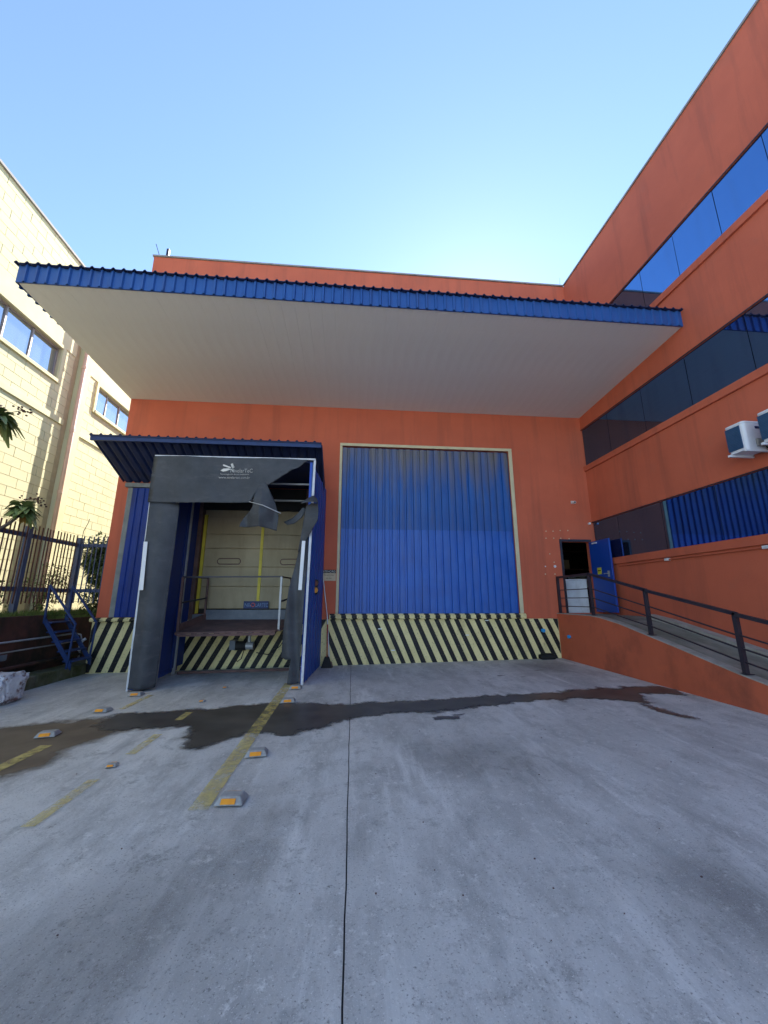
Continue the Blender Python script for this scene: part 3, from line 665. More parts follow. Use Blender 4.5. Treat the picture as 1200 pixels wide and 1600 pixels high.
# side walls of ribbed panels (front y FY to wall)
def side(x0f, x0b, zlo, nm, out):
    o0 = Vector((x0f, FY+.01, zlo)); e = Vector((x0b-x0f, -.006-(FY+.01), 0)); L_ = e.length; e.normalize()
    nrm = Vector((out*e.y, -out*e.x, 0))
    wall_ = MB().obox(o0-nrm*.045, e*L_, nrm*.04, (0, 0, 4.30-zlo)).build(nm, 'blue_side', ds)
    n = 6; pw_ = L_/n
    for i in range(n):
        a = o0+e*(pw_*i)
        MB().obox(a+e*.008+nrm*.0, e*(pw_-.016), nrm*.006, (0, 0, 4.28-zlo)).build('panel', 'blue_side', wall_)
        MB().obox(a-nrm*.004, e*.012, nrm*.022, (0, 0, 4.29-zlo)).build('seam', 'blue_fascia', wall_)
    return o0, e, nrm
side(-.83, -.66, gr+.02, 'side_wall', 1)
side(-3.85, -3.95, gl+.02, 'side_wall', -1)
# inner left lining with pale angles
for y in (-1.35, -.55):
    MB().box(-3.80, -3.74, y, y+.05, gl+.01, 4.2).build('stiffener', 'galv', ds)
for i in range(3):
    y0 = FY+.08+i*.66
    MB().box(-3.795, -3.775, y0, y0+.60, gl+.15, 4.2).build('lining', 'blue_gate', ds)
MB().box(-3.9, -.75, FY+.03, -.01, 4.30, 4.325).build('top_sheet', 'blue_roof', ds)
for (y, z) in ((-1.5, 3.98), (-.8, 3.78), (-.3, 3.9)):
    MB().tube([(-3.75, y, z), (-.78, y, z)], .022, 8).build('crossbar', 'galv', ds)
# front frame
MB().bar((-3.885, FY-.01, gl+.01), (-3.95, FY-.01, 4.30), .035, .05).build('frame_post', 'white_metal', ds)
MB().bar((-.835, FY-.01, gr+.01), (-.775, FY-.01, 4.33), .045, .05).build('frame_post', 'white_metal', ds)
MB().bar((-3.97, FY-.01, 4.325), (-.76, FY-.01, 4.355), .05, .03).build('frame_header', 'white_metal', ds)
# rubber curtains: grids shaped with folds
def cloth(name, pts, fn, mat='rubber', cut=.055, th=.008):
    bm = bmesh.new(); f = bm.faces.new([bm.verts.new((x, 0, z)) for x, z in pts])
    bmesh.ops.triangulate(bm, faces=bm.faces[:])
    for _ in range(5):
        es = [e for e in bm.edges if e.calc_length() > cut]
        if not es: break
        bmesh.ops.subdivide_edges(bm, edges=es, cuts=1); bmesh.ops.triangulate(bm, faces=bm.faces[:])
    for v in bm.verts: v.co.y = fn(v.co.x, v.co.z)
    bmesh.ops.recalc_face_normals(bm, faces=bm.faces)
    me = bpy.data.meshes.new(name); bm.to_mesh(me); bm.free()
    o = put(name, me, mat, ds, smooth=True)
    so = o.modifiers.new('solid', 'SOLIDIFY'); so.thickness = th; so.offset = 0
    return o
from mathutils import noise as mn
def fold(x, z):
    return FY-.05+.014*math.sin(x*4.2+z*1.3)+.03*mn.noise(Vector((x*2.2, z*.9, .3)))+.016*(abs(mn.noise(Vector((x*4+z*2.2, z*2.4-x, 4.))))-.2)
top = cloth('top_curtain', [(-3.97, 4.31), (-.90, 4.335), (-.96, 4.29), (-1.06, 4.22), (-1.09, 4.16), (-1.16, 4.13), (-1.40, 4.04), (-1.62, 3.975), (-1.80, 3.93), (-1.86, 3.76), (-1.93, 3.56), (-2.02, 3.385), (-2.7, 3.365), (-3.3, 3.35), (-3.96, 3.345), (-3.955, 3.8)], lambda x, z: fold(x, z)-.02)
def flapf(x, z):
    c = -1.80+.02*(3.93-z); return FY-.08-.17*max(0, 1-abs(x-c)/.26)*(3.95-z)-.03*math.sin(z*7+x*5)+.05*mn.noise(Vector((x*4, z*3, 2.)))
cloth('torn_flap', [(-1.80, 3.93), (-1.68, 3.71), (-1.53, 3.41), (-1.43, 3.11), (-1.44, 2.96), (-1.455, 2.81), (-1.6, 2.85), (-1.78, 2.88), (-1.98, 2.875), (-2.18, 2.885), (-2.175, 2.97), (-2.12, 3.09), (-2.0, 3.2), (-1.945, 3.28), (-1.93, 3.5), (-1.87, 3.72)], flapf)
MB().tube([(-2.02, FY-.13, 3.385), (-1.72, FY-.25, 3.29), (-1.39, FY-.13, 3.16)], .010, 6).build('batten', 'galv', ds)
cloth('left_curtain', [(-3.935, 3.36), (-3.42, 3.36), (-3.44, 2.9), (-3.47, 2.2), (-3.48, 1.2), (-3.455, .6), (-3.445, gl+.06), (-3.62, gl+.045), (-3.86, gl+.05), (-3.88, 1.2), (-3.90, 2.2)], lambda x, z: fold(x, z)+.10*max(0, (x+3.72)/.27)**2-.05*max(0, 1-z/1.2)*(1-max(0, (x+3.72)/.27))+.02*math.sin(x*16+z*.6)*max(0, 1-z/2.6))
def rcf(x, z): return FY-.03+.03*math.sin(z*2.2+x*5)+.035*math.sin(x*19+z*1.5)+.05*mn.noise(Vector((x*3, z*1.1, 7.)))-.05*max(0, min(1, (z-2.0)/.8))
cloth('right_curtain', [(-1.02, 2.40), (-.84, 2.72), (-.835, 2.2), (-.855, 1.69), (-.875, .9), (-.905, gr+.03), (-1.0, gr+.02), (-1.105, gr+.03), (-1.085, .22), (-1.055, .41), (-1.15, .40), (-1.245, .43), (-1.235, .8), (-1.20, 1.25), (-1.16, 1.70), (-1.09, 2.06)], rcf)
def foldtop(x, z): return FY-.05-.26*max(0, 3.57-z)/.2*(.75+.25*math.cos((x+.8)*7))
cloth('torn_fold', [(-.775, 3.56), (-.70, 3.48), (-.66, 3.40), (-.65, 3.345), (-.74, 3.372), (-.83, 3.365), (-.92, 3.335), (-.985, 3.33), (-.93, 3.40), (-.88, 3.455)], foldtop, cut=.05)
def curl(x, z):
    t = max(0, min(1, (3.42-z)/1.0)); u = max(0, min(1, (x+1.03)/.38))
    return FY-.03-.10*t*(1-t)*4*(.4+.6*u)-.13*u*u*max(0, 1-t*1.6)+.03*math.sin(z*6+x*9)
cloth('torn_curl', [(-.90, 3.33), (-.80, 3.40), (-.665, 3.385), (-.648, 3.2), (-.65, 3.03), (-.74, 2.87), (-.84, 2.70), (-1.025, 2.39), (-1.0, 2.62), (-.96, 2.9), (-.925, 3.15)], curl, cut=.05)
cloth('torn_strip', [(-.985, 3.335), (-.90, 3.29), (-1.0, 3.12), (-1.15, 3.0), (-1.30, 2.98), (-1.38, 3.05), (-1.2, 3.12), (-1.08, 3.22)], lambda x, z: FY+.12+.06*math.sin(x*8))
MB().obox((-3.905, FY-.125, 2.56), (.072, 0, 0), (0, -.004, 0), (.037, 0, -.90)).build('reflective_strip', 'ac_white', ds)
MB().obox((-.95, FY-.105, 2.62), (.066, 0, 0), (0, -.004, 0), (-.03, .02, -.95)).build('reflective_strip', 'ac_white', ds)
# printing on the top curtain
TY = FY-.118
text('brand_text', 'NivelarTeC', .118, (-2.46, TY, 4.005), (R(90), R(-.8), 0), 'sign_text', top, .0008, 'LEFT', .80)
text('brand_text', 'Tecnologia em docas niveladoras', .044, (-2.655, TY, 3.952), (R(90), R(-.8), 0), 'sign_text', top, .0008, 'LEFT', .98)
text('brand_text', 'www.nivelartec.com.br', .072, (-2.675, TY, 3.872), (R(90), R(-.8), 0), 'sign_text', top, .0008, 'LEFT', .92)
lg = [[(-2.655, 4.055), (-2.60, 4.095), (-2.50, 4.105), (-2.44, 4.09), (-2.54, 4.045), (-2.60, 4.032)], [(-2.62, 4.17), (-2.60, 4.185), (-2.46, 4.135), (-2.45, 4.112), (-2.50, 4.118), (-2.60, 4.15)],
      [(-2.465, 4.20), (-2.425, 4.215), (-2.38, 4.13), (-2.42, 4.10), (-2.44, 4.135)], [(-2.44, 4.085), (-2.425, 4.09), (-2.39, 4.045), (-2.40, 4.035)]]
for L_ in lg: MB().prism([(x, TY-.0006, z-.012) for x, z in L_], (0, .001, 0)).build('emblem', 'sign_text', top)

for ch in top.children:                           # lay the print on the folds of the cloth
    for v in ch.data.vertices: v.co.y = fold(v.co.x, v.co.z)-.02-.0075
# dock signal light on the right side wall
tl = thing('signal_light', 'dock signal with dark red and amber lamps on the blue shelter side', 'signal light', (-.78, -1, 1.55))
MB().box(-.775, -.70, -1.13, -.93, 1.60, 1.92).build('housing', 'sign_black', tl, bevel=.01)
for z, mt in ((1.84, 'light_red'), (1.69, 'light_amber')):
    MB().box(-.80, -.776, -1.11, -.95, z-.07, z+.07).build('bezel', 'sign_black', tl)
    c = Vector((-.74, -1.135, z)); mm = MB().tube([c, c+Vector((0, -.03, 0))], .058, 14).build('lens', mt, tl)
    MB().prism([(-.74+.075*math.cos(R(a)), -1.131, z+.075*math.sin(R(a))) for a in (10, 40, 70, 90, 110, 140, 170)]+[(-.74+.066*math.cos(R(a)), -1.131, z+.066*math.sin(R(a))) for a in (170, 140, 110, 90, 70, 40, 10)], (0, -.07, 0)).build('visor', 'sign_black', tl)
MB().tube([(-.745, -1.0, 1.6), (-.74, -1.0, 1.45), (-.735, -.9, 1.35), (-.73, -.92, 1.2)], .008, 6).build('cable', 'black_rubber', tl)

# ================================================================= DOCK LEVELLER PLATFORM
dl = thing('dock_leveller', 'rusty brown lifting platform with dark guard rails inside the dock shelter', 'platform', (-2.5, -.7, .9))
m = MB(); m.prism([(-3.52, -1.30, .80), (-1.52, -1.30, .835), (-1.40, -1.15, .855), (-1.38, -.09, 1.0), (-3.36, -.09, 1.0)], (0, 0, .035)); m.build('deck', 'rust_brown', dl)
MB().prism([(-3.52, -1.302, .795), (-1.52, -1.302, .83), (-1.52, -1.302, .77), (-3.44, -1.302, .75)], (0, .02, 0)).build('lip', 'rust_brown', dl)
MB().box(-3.40, -1.36, -.13, -.085, .985, 1.25).build('rear_plate', 'sheet_grey', dl)
MB().obox((-3.50, -1.24, .84), (.03, 0, 0), (.13, 1.1, .17), (0, 0, .15)).build('toe_board', 'rust_brown', dl)
MB().bar((-3.50, -1.22, .84), (-3.51, -1.22, 1.95), .045).build('post', 'rust_brown', dl)
MB().bar((-3.38, -.12, 1.0), (-3.38, -.12, 1.99), .04).build('post', 'rust_brown', dl)
MB().bar((-1.47, -1.20, .85), (-1.47, -1.20, 1.97), .042).build('post', 'galv', dl)
MB().bar((-1.42, -.12, 1.0), (-1.42, -.12, 1.99), .04).build('post', 'rust_brown', dl)
for a, b in (((-3.52, -1.22, 1.955), (-1.45, -1.20, 1.975)), ((-3.51, -1.22, 1.955), (-3.38, -.12, 1.99)), ((-1.47, -1.20, 1.975), (-1.42, -.12, 1.99)), ((-3.50, -1.22, 1.42), (-3.38, -.12, 1.52)), ((-1.47, -1.2, 1.45), (-1.42, -.12, 1.52))):
    MB().bar(a, b, .032).build('rail', 'rail_dark', dl)
hm = MB().tube([(-2.52, -.5, .48), (-2.28, -.5, .48)], .10, 12).build('motor', 'black_rubber', dl)
MB().tube([(-2.28, -.5, .48), (-2.12, -.5, .48)], .085, 12).build('motor_cap', 'galv', hm)
MB().box(-2.62, -2.50, -.6, -.4, .40, .6).build('valve_block', 'sheet_grey', hm)
MB().tube([(-2.22, -.5, .52), (-2.22, -.5, .86)], .035, 8).build('ram', 'galv', dl)
MB().tube([(-2.3, -.55, .42), (-2.34, -.6, .22), (-2.42, -.6, .16), (-2.48, -.58, .24)], .011, 6).build('hose', 'black_rubber', dl)
MB().tube([(-2.05, -.5, .33), (-1.8, -.45, .28), (-1.55, -.4, .45), (-1.42, -.3, .7)], .010, 6).build('hose', 'black_rubber', dl)
MB().bar((-3.70, -.5, gz(-3.6)+.03), (-1.0, -.5, gz(-1)+.03), .05).build('floor_channel', 'rust_brown', dl)
pl = thing('maker_plate', 'dark blue plate with a red ring in front of the sectional door', 'sign', (-2.2, 0, 1.25))
MB().box(-2.55, -1.96, .04, .055, 1.275, 1.45).build('plate', 'sign_blue', pl)
text('plate_text', 'NIV', .13, (-2.53, .0385, 1.315), (R(90), 0, 0), 'sign_blue_text', pl, .0008, 'LEFT', .8)
text('plate_text', 'LARTEC', .13, (-2.27, .0385, 1.315), (R(90), 0, 0), 'sign_blue_text', pl, .0008, 'LEFT', .66)
pts = [(-2.325+.042*math.cos(2*math.pi*k/16), .037, 1.362+.042*math.sin(2*math.pi*k/16)) for k in range(17)]
MB().tube(pts, .012, 6).build('ring', 'sign_red', pl)

# dustpan with long handle and a broom pole by the dock wall
dp = thing('dustpan', 'black long-handled dustpan standing against the striped dock wall', 'dustpan', (-.5, -.2, gz(-.5)))
z0 = gz(-.5)+.003
MB().prism([(-.62, -.36, z0), (-.36, -.36, z0), (-.44, -.28, z0+.23), (-.54, -.28, z0+.23)], (0, .12, 0)).build('pan', 'black_rubber', dp, bevel=.01)
MB().tube([(-.49, -.24, z0+.2), (-.50, -.16, z0+.75)], .012, 8).build('handle', 'red_pole', dp)
MB().tube([(-.50, -.16, z0+.75), (-.502, -.155, z0+.95)], .015, 8).build('grip', 'red_pole', dp)
bp_ = thing('broom', 'worn broom pole leaning on the wall behind the dustpan', 'broom', (-.44, -.2, gz(-.44)))
MB().tube([(-.43, -.22, z0+.1), (-.52, -.10, 1.1), (-.645, -.03, 1.95)], .012, 8).build('pole', 'white_metal', bp_)
MB().prism([(-.50, -.30, z0), (-.34, -.30, z0), (-.38, -.27, z0+.12), (-.46, -.27, z0+.12)], (0, .08, 0)).build('head', 'rust_brown', bp_)

# ================================================================= RAMP and railing
rp = thing('ramp', 'orange sided concrete access ramp rising to the office door', 'ramp', (6, -3.5, .5))
prof_ = [(0, 1.15), (-1.40, 1.15), (-1.75, 1.12), (-2.3, 1.035), (-2.9, .90), (-3.6, .745), (-4.6, .51), (-5.02, .43), (-6.6, .12), (-7.2, .07)]
RXo = 5.345
m = MB(); m.prism([(RXo, y, z-.012) for y, z in prof_]+[(RXo, -7.2, -.2), (RXo, 0, -.2)], (.16, 0, 0)); m.build('side_wall', 'orange_ramp', rp)
m = MB(); n = len(prof_)
for i in range(n-1):
    (ya, za), (yb, zb) = prof_[i], prof_[i+1]
    m.poly([(RXo+.155, ya, za-.02), (XR-.003, ya, za-.02), (XR-.003, yb, zb-.02), (RXo+.155, yb, zb-.02)])
m.build('deck', 'ramp_floor', rp)
m = MB()
for i in range(n-1):
    (ya, za), (yb, zb) = prof_[i], prof_[i+1]
    m.obox((RXo-.006, yb, zb-.011), (.165, 0, 0), (0, ya-yb, za-zb), (0, 0, .016))
m.build('edge_strip', 'ramp_edge', rp)
m = MB()
for i in range(2, n-1):
    (ya, za), (yb, zb) = prof_[i], prof_[i+1]
    m.obox((XR-.20, yb, zb-.03), (.19, 0, 0), (0, ya-yb, za-zb), (0, 0, .10))
m.build('inner_kerb', 'ramp_edge', rp)
hr = thing('ramp_railing', 'dark metal railing with three thin bars along the ramp edge', 'railing', (5.42, -3, .8))
def zr(y):
    for (ya, za), (yb, zb) in zip(prof_[:-1], prof_[1:]):
        if yb <= y <= ya: return zb+(za-zb)*(y-yb)/(ya-yb)
    return prof_[-1][1]
posts = [(-.05, 2.055), (-1.41, 2.065), (-3.03, 1.665), (-4.65, 1.30), (-6.3, .95)]
PX = 5.42
for i, (y, zt) in enumerate(posts):
    p = MB().box(PX-.028, PX+.028, y-.028, y+.028, zr(y)-.01, zt-.02).build('post', 'rail_dark', hr)
    MB().box(PX-.06, PX+.06, y-.06, y+.06, zr(y)+.004, zr(y)+.014).build('foot_plate', 'rail_dark', p)
for (ya, za), (yb, zb) in zip(posts[:-1], posts[1:]):
    MB().bar((PX, ya+.02, za), (PX, yb-.02, zb), .055, .05).build('top_rail', 'rail_dark', hr)
    for fr_ in (.36, .58, .80): MB().bar((PX, ya-.026, za+(zr(ya)-za)*fr_), (PX, yb+.026, zb+(zr(yb)-zb)*fr_), .02).build('bar', 'rail_dark', hr)

# ================================================================= ROAD STUDS
def stud(big):
    r = thing('road_stud', 'x', 'road stud'); r['_local'] = 1
    a, b, h = (.112, .085, .05) if big else (.052, .042, .022)
    s = MB(); s.v = [(-a, -b, 0), (a, -b, 0), (a, b, 0), (-a, b, 0), (-a*.72, -b*.55, h), (a*.72, -b*.55, h), (a*.72, b*.55, h), (-a*.72, b*.55, h)]
    s.f = [[3, 2, 1, 0], [4, 5, 6, 7], [0, 1, 5, 4], [1, 2, 6, 5], [2, 3, 7, 6], [3, 0, 4, 7]]
    s.build('body', 'stud_grey', r, bevel=.008 if big else .003)
    for sgn in (-1, 1):
        y0, y1 = sgn*b*.94, sgn*b*.60
        s = MB(); s.obox((-a*.52, y0*1.0, h*.20), (a*.98, 0, 0), (0, (y1-y0)*.85, h*.58), (0, sgn*.008, .003)); s.build('reflector', 'stud_amber', r)
    return r
def copy_tree(o, parent=None):
    c = o.copy(); col.objects.link(c); c.parent = parent
    for ch in o.children: copy_tree(ch, c)
    return c
SB, SS = stud(True), stud(False)
studs = [(1, -.885, -6.262, -4, 'big grey road stud nearest the camera, beside the front end of the yellow line'), (1, -.907, -5.33, 5, 'big grey road stud second nearest, right of the long yellow line'),
         (1, -.905, -3.27, 3, 'big road stud on the wet streak edge right of the yellow line'), (1, -.915, -2.36, -2, 'big road stud at the foot of the right shelter post'),
         (1, -3.546, -4.40, 8, 'big road stud on the brown muddy patch at far left'), (1, -3.533, -3.38, -6, 'big road stud at the back edge of the muddy patch'),
         (1, -3.564, -2.42, 3, 'big road stud at the foot of the left shelter curtain'), (0, -2.241, -5.43, 4, 'small amber road stud between two yellow dashes nearest the camera'),
         (0, -2.268, -3.03, 0, 'small amber road stud just behind the wet streak'), (0, -2.209, -2.08, 10, 'small amber road stud under the shelter mouth')]
seen = {}
for big, x, y, a, lab in studs:
    src = SB if big else SS
    o = src if big not in seen else copy_tree(src); seen[big] = 1
    o.location = (x, y, gz(x)+.011); o.rotation_euler = (0, R(-1.03), R(a)); o['label'] = lab; o['group'] = 'road studs in the truck lane'

# ================================================================= LEFT: retaining wall, kerb, stairs, pipes, fence
rw = thing('retaining_wall', 'dark stained red retaining wall with mossy kerb below the fence', 'wall', (-6.4, -3, 0))
MB().box(-6.60, -6.30, -9, -.86, -.3, 1.17).build('wall', 'retain', rw, bevel=.01)
MB().box(-6.60, -6.30, -.859, 1.4, -.3, 1.075).build('wall', 'retain', rw, bevel=.01)
kb = MB(); n = 30
for i in range(n):
    y0 = -9+9.45*i/n; y1 = -9+9.45*(i+1)/n
    kb.box(-6.299, -5.87+rs.gauss(0, .012), y0, y1, -.3, .085+rs.gauss(0, .01))
kb.build('kerb', 'moss_kerb', rw, bevel=.02)
tag(MB().box(-9.0, -6.599, -9, 10, -.3, 1.145).build('planter_soil', 'soil'), 'soil of the raised planting bed', None, None, 'structure')
# grass on the bed edge
g_ = MB(); rg = random.Random(5)
for i in range(9000):
    y = rg.uniform(-5.5, 1.3); x = rg.triangular(-7.3, -6.30, -6.38); z = 1.16 if y < -.86 and x > -6.6 else (1.145 if x < -6.6 else 1.07)
    h = rg.uniform(.03, .11)*(1.5 if x < -6.7 else 1); a = rg.uniform(0, 6.28); dx, dy = math.cos(a)*.007, math.sin(a)*.007; lx, ly = rg.gauss(0, .03), rg.gauss(0, .03)
    g_.v += [(x-dx, y-dy, z), (x+dx, y+dy, z), (x+lx, y+ly, z+h)]; k = len(g_.v); g_.f.append([k-3, k-2, k-1])
me = bpy.data.meshes.new('grass'); me.from_pydata(g_.v, [], g_.f)
tag(put('grass', me, 'grass'), 'short grass on top of the retaining wall', None, None, 'stuff')
# pipes along the wall
for nm, path, r, mt, lab in (
    ('water_pipe', [(-6.22, -6, .70), (-6.22, -.4, .73), (-6.20, -.1, .74), (-6.12, 0.0, .70), (-6.10, .02, .6), (-6.10, .02, .2)], .018, 'galv', 'upper thin grey pipe along the retaining wall ending in a bend'),
    ('water_pipe', [(-6.22, -6, .52), (-6.22, -.6, .55), (-6.25, .3, .56)], .015, 'cap_grey', 'lower thin grey pipe along the retaining wall'),
    ('red_pipe', [(-6.12, -6, .25), (-6.12, -.9, .27), (-6.12, .1, .28)], .04, 'retain', 'thick dark red pipe low along the retaining wall')):
    tag(MB().tube(path, r, 10).build(nm, mt, smooth=True), lab, 'pipe', 'pipes on the retaining wall')
wp = tag(MB().tube([(-5.96, -.06, .62), (-6.0, -.09, .58), (-6.03, -.10, .48), (-6.04, -.10, .36)], .03, 10).build('white_elbow', 'white_metal', smooth=True), 'short white elbow pipe at the left corner of the striped dock', 'pipe')
# steel stairs up to the bed
st = thing('steel_stairs', 'small blue steel stairs with handrails up to the grassy bed', 'stairs', (-6, -.6, .09))
ya, yb = -.98, -.36
top_p, bot_p = (-6.28, 1.04), (-5.60, .09)
for y in (ya, yb):
    MB().obox((bot_p[0], y-.015, bot_p[1]), (top_p[0]-bot_p[0], 0, top_p[1]-bot_p[1]), (0, .03, 0), (.0, 0, .13)).build('stringer', 'blue_steel', st)
for i in range(5):
    t = (i+.5)/5; x = bot_p[0]+(top_p[0]-bot_p[0])*t; z = bot_p[1]+(top_p[1]-bot_p[1])*t+.06
    MB().box(x-.12, x+.09, ya+.016, yb-.016, z, z+.025).build('tread', 'blue_steel', st)
for y in (ya-.03, yb+.03):
    hrail = MB(); hrail.bar((-6.24, y, 1.08), (-6.26, y, 1.78), .03); hrail.bar((-6.26, y, 1.78), (-5.62, y, .98), .035); hrail.bar((-5.63, y, .98), (-5.66, y, .12), .03)
    hrail.build('handrail', 'blue_steel', st)
# fence
FX = -6.9
fc = thing('picket_fence', 'tall metal picket fence with grey-blue posts on the retaining wall', 'fence', (FX, -1.5, 1.145))
ytop = lambda y: 2.86
for y in (-4.9, -3.1, -1.0):
    MB().box(FX-.05, FX+.05, y-.05, y+.05, 1.14, 3.02).build('post', 'fence_blue', fc)
MB().box(FX-.05, FX+.05, .55, .65, 1.14, 3.02).build('post', 'fence_blue', fc)
for z in (1.70, 2.83):
    MB().box(FX-.022, FX+.022, -6.0, .548, z-.045, z+.045).build('rail', 'fence_blue', fc)
    MB().box(FX+.052, -5.90, .58, .62, z-.04, z+.04).build('rail', 'fence_blue', fc)
pk = MB().box(-.008, .008, -.011, .011, 0, 1.66); pk.v = [(x, y, z) for x, y, z in pk.v]; pkm = pk.mesh('picket'); pkm.materials.append(MATS['fence_rust'])
y = -5.95
def picket(x, y, rz=0, mesh=pkm):
    o = bpy.data.objects.new('picket', mesh); col.objects.link(o); o.parent = fc; o.matrix_parent_inverse = Matrix.Translation(-fc.location)
    o.location = (x, y, 1.40+rs.gauss(0, .006)); o.rotation_euler = (rs.gauss(0, .004), rs.gauss(0, .004), rz)
while y < .52:
    if min(abs(y-q) for q in (-4.9, -3.1, -1.0, .6)) > .055: picket(FX+.033, y)
    y += .108
pk2 = pkm.copy(); pk2.materials.clear(); pk2.materials.append(MATS['fence_blue'])
x = FX+.12
while x < -5.92: picket(x, .60-.036, R(90), pk2); x += .115
MB().tube([(FX+.03, .62, 3.02), (FX+.05, .6, 3.2), (FX+.14, .58, 3.42), (FX+.16, .57, 3.52)], .008, 5).build('wire', 'bark', fc)

# ================================================================= YELLOW NEIGHBOUR BUILDING
BX = -9.0
nb = thing('neighbour_building', 'pale yellow concrete block building with window bands, sunlit, at left', 'building', (BX, 3, 0))
bw = MB().box(BX-.6, BX-.3, -12, 22, -.3, 12.1)
for (a, b, c, d) in ((-12, -3.3, -.3, 12.1), (1.5, 3.3, -.3, 12.1), (6.9, 22, -.3, 12.1), (-3.3, 1.5, -.3, 8.0), (-3.3, 1.5, 9.04, 12.1), (3.3, 6.9, -.3, 7.92), (3.3, 6.9, 8.85, 12.1)): bw.box(BX-.3, BX-.012, a, b, c, d)
bw.build('backing_wall', 'mortar', nb)
MB().box(BX-.5, BX-.02, -12, 22, 12.1, 12.2).build('coping', 'cream', nb)
MB().box(BX-.52, BX+.06, -12, 22, 12.201, 12.27).build('roof_flashing', 'cap_grey', nb)
wins = [(-3.3, 1.50, 8.0, 9.04, [-2.35, -1.25, -.30, .55]), (3.30, 6.9, 7.92, 8.85, [4.02, 4.80, 5.6, 6.2])]
bandz = [(6.72, 6.93)]
bh, bl, jt = .27, .54, .012
bm_full = MB().box(-.012, .004, .006, bl-.006, .006, bh-.006).mesh('block'); bm_full.materials.append(MATS['cream_block'])
cands = []
row = 0; z = 1.15
while z < 12.08:
    off = 0 if row % 2 == 0 else bl/2
    y = -12+off
    while y < 16:
        spans = [(y, y+bl)]
        for (a, b, c, d, _) in wins:
            if z+bh > c-.10 and z < d+.10:
                ns = []
                for (p, q) in spans:
                    if q <= a-.1 or p >= b+.1: ns.append((p, q)); continue
                    if p < a-.1: ns.append((p, a-.1))
                    if q > b+.1: ns.append((b+.1, q))
                spans = ns
        ns = []
        for (p, q) in spans:                      # pilaster
            if q <= 2.05 or p >= 2.62: ns.append((p, q)); continue
            if p < 2.05: ns.append((p, 2.05))
            if q > 2.62: ns.append((2.62, q))
        for (p, q) in ns:
            if q-p > .05: cands.append((p, q, z))
        y += bl
    z += bh
    if any(a < z+bh*.5 < b for a, b in bandz): z = 6.93+.004
    row += 1
vis = []
for c in cands:
    px, py, d = proj((BX, (c[0]+c[1])/2, c[2]+bh/2))
    hid = d < .1 or not (-15 < px < 1215 and -15 < py < 1615)
    if not hid:
        if px > 25 and py > 412+.075*px and py < 437+(px-25)*1.04 and px < 205: hid = True      # behind the big canopy
        if px > 205: hid = True
        if px > 150 and py > 690: hid = True
    vis.append((hid, d, c))
vis.sort(key=lambda t: (t[0], t[1]))
rest = MB()
for i, (hid, d, (p, q, z)) in enumerate(vis):
    if i < 300 and not hid:
        o = bpy.data.objects.new('block', bm_full); col.objects.link(o); o.parent = nb; o.matrix_parent_inverse = Matrix.Translation(-nb.location)
        o.location = (BX+rs.uniform(-.003, .002), p, z); o.scale = (1, (q-p)/bl, 1)
    else:
        dx = rs.uniform(-.003, .002); rest.box(BX-.012+dx, BX+.004+dx, p+.006, q-.006, z+.006, z+bh-.006)
o = rest.build('block_field', 'cream_block', nb); o['kind'] = 'stuff'
MB().box(BX-.02, BX+.055, -12, 2.05, 6.74, 6.93).build('ledge', 'cream', nb, bevel=.01)
MB().box(BX-.02, BX+.055, 2.62, 16, 6.70, 6.86).build('ledge', 'cream', nb, bevel=.01)
MB().box(BX-.02, BX+.03, -12, 2.05, 9.12, 9.75).build('lintel_band', 'cream', nb, bevel=.01)
MB().box(BX-.02, BX+.03, 2.62, 16, 8.95, 9.6).build('lintel_band', 'cream', nb, bevel=.01)
MB().box(BX-.02, BX+.17, 2.25, 2.62, 1.14, 12.1).build('pilaster', 'cream', nb, bevel=.01)
dpp = MB().tube([(BX+.235, 2.19, 1.14), (BX+.235, 2.19, 11.4)], .06, 12).build('downpipe', 'pipe_pink', nb, smooth=True)
for z in (2.5, 4.6, 6.6, 8.8): MB().tube([(BX+.235, 2.19, z), (BX+.235, 2.19, z+.1)], .072, 12).build('collar', 'pipe_pink', dpp)
for (a, b, c, d, mul) in wins:
    wf = MB().box(BX-.25, BX-.2, a, b, c, d).build('window', 'sign_black', nb)
    f = MB(); f.box(BX-.01, BX+.05, a-.1, a, c-.1, d+.1); f.box(BX-.01, BX+.05, b, b+.1, c-.1, d+.1); f.box(BX-.01, BX+.05, a, b, d, d+.1); f.box(BX-.01, BX+.07, a, b, c-.1, c)
    f.build('surround', 'cream', wf)
    ed = [a]+[q for q in mul if a < q < b]+[b]
    for p, q in zip(ed[:-1], ed[1:]):
        MB().obox((BX-.13, p+.02, c+.02), (.01, 0, 0), (0, q-p-.04, 0), (rs.gauss(0, .008), 0, d-c-.04)).build('pane', 'window_glass', wf)
        MB().box(BX-.16, BX-.09, q-.022, q+.022, c, d).build('mullion', 'sash', wf)
    sf = MB(); sf.box(BX-.16, BX-.09, a, b, c, c+.03); sf.box(BX-.16, BX-.09, a, b, d-.03, d); sf.build('sash', 'sash', wf)

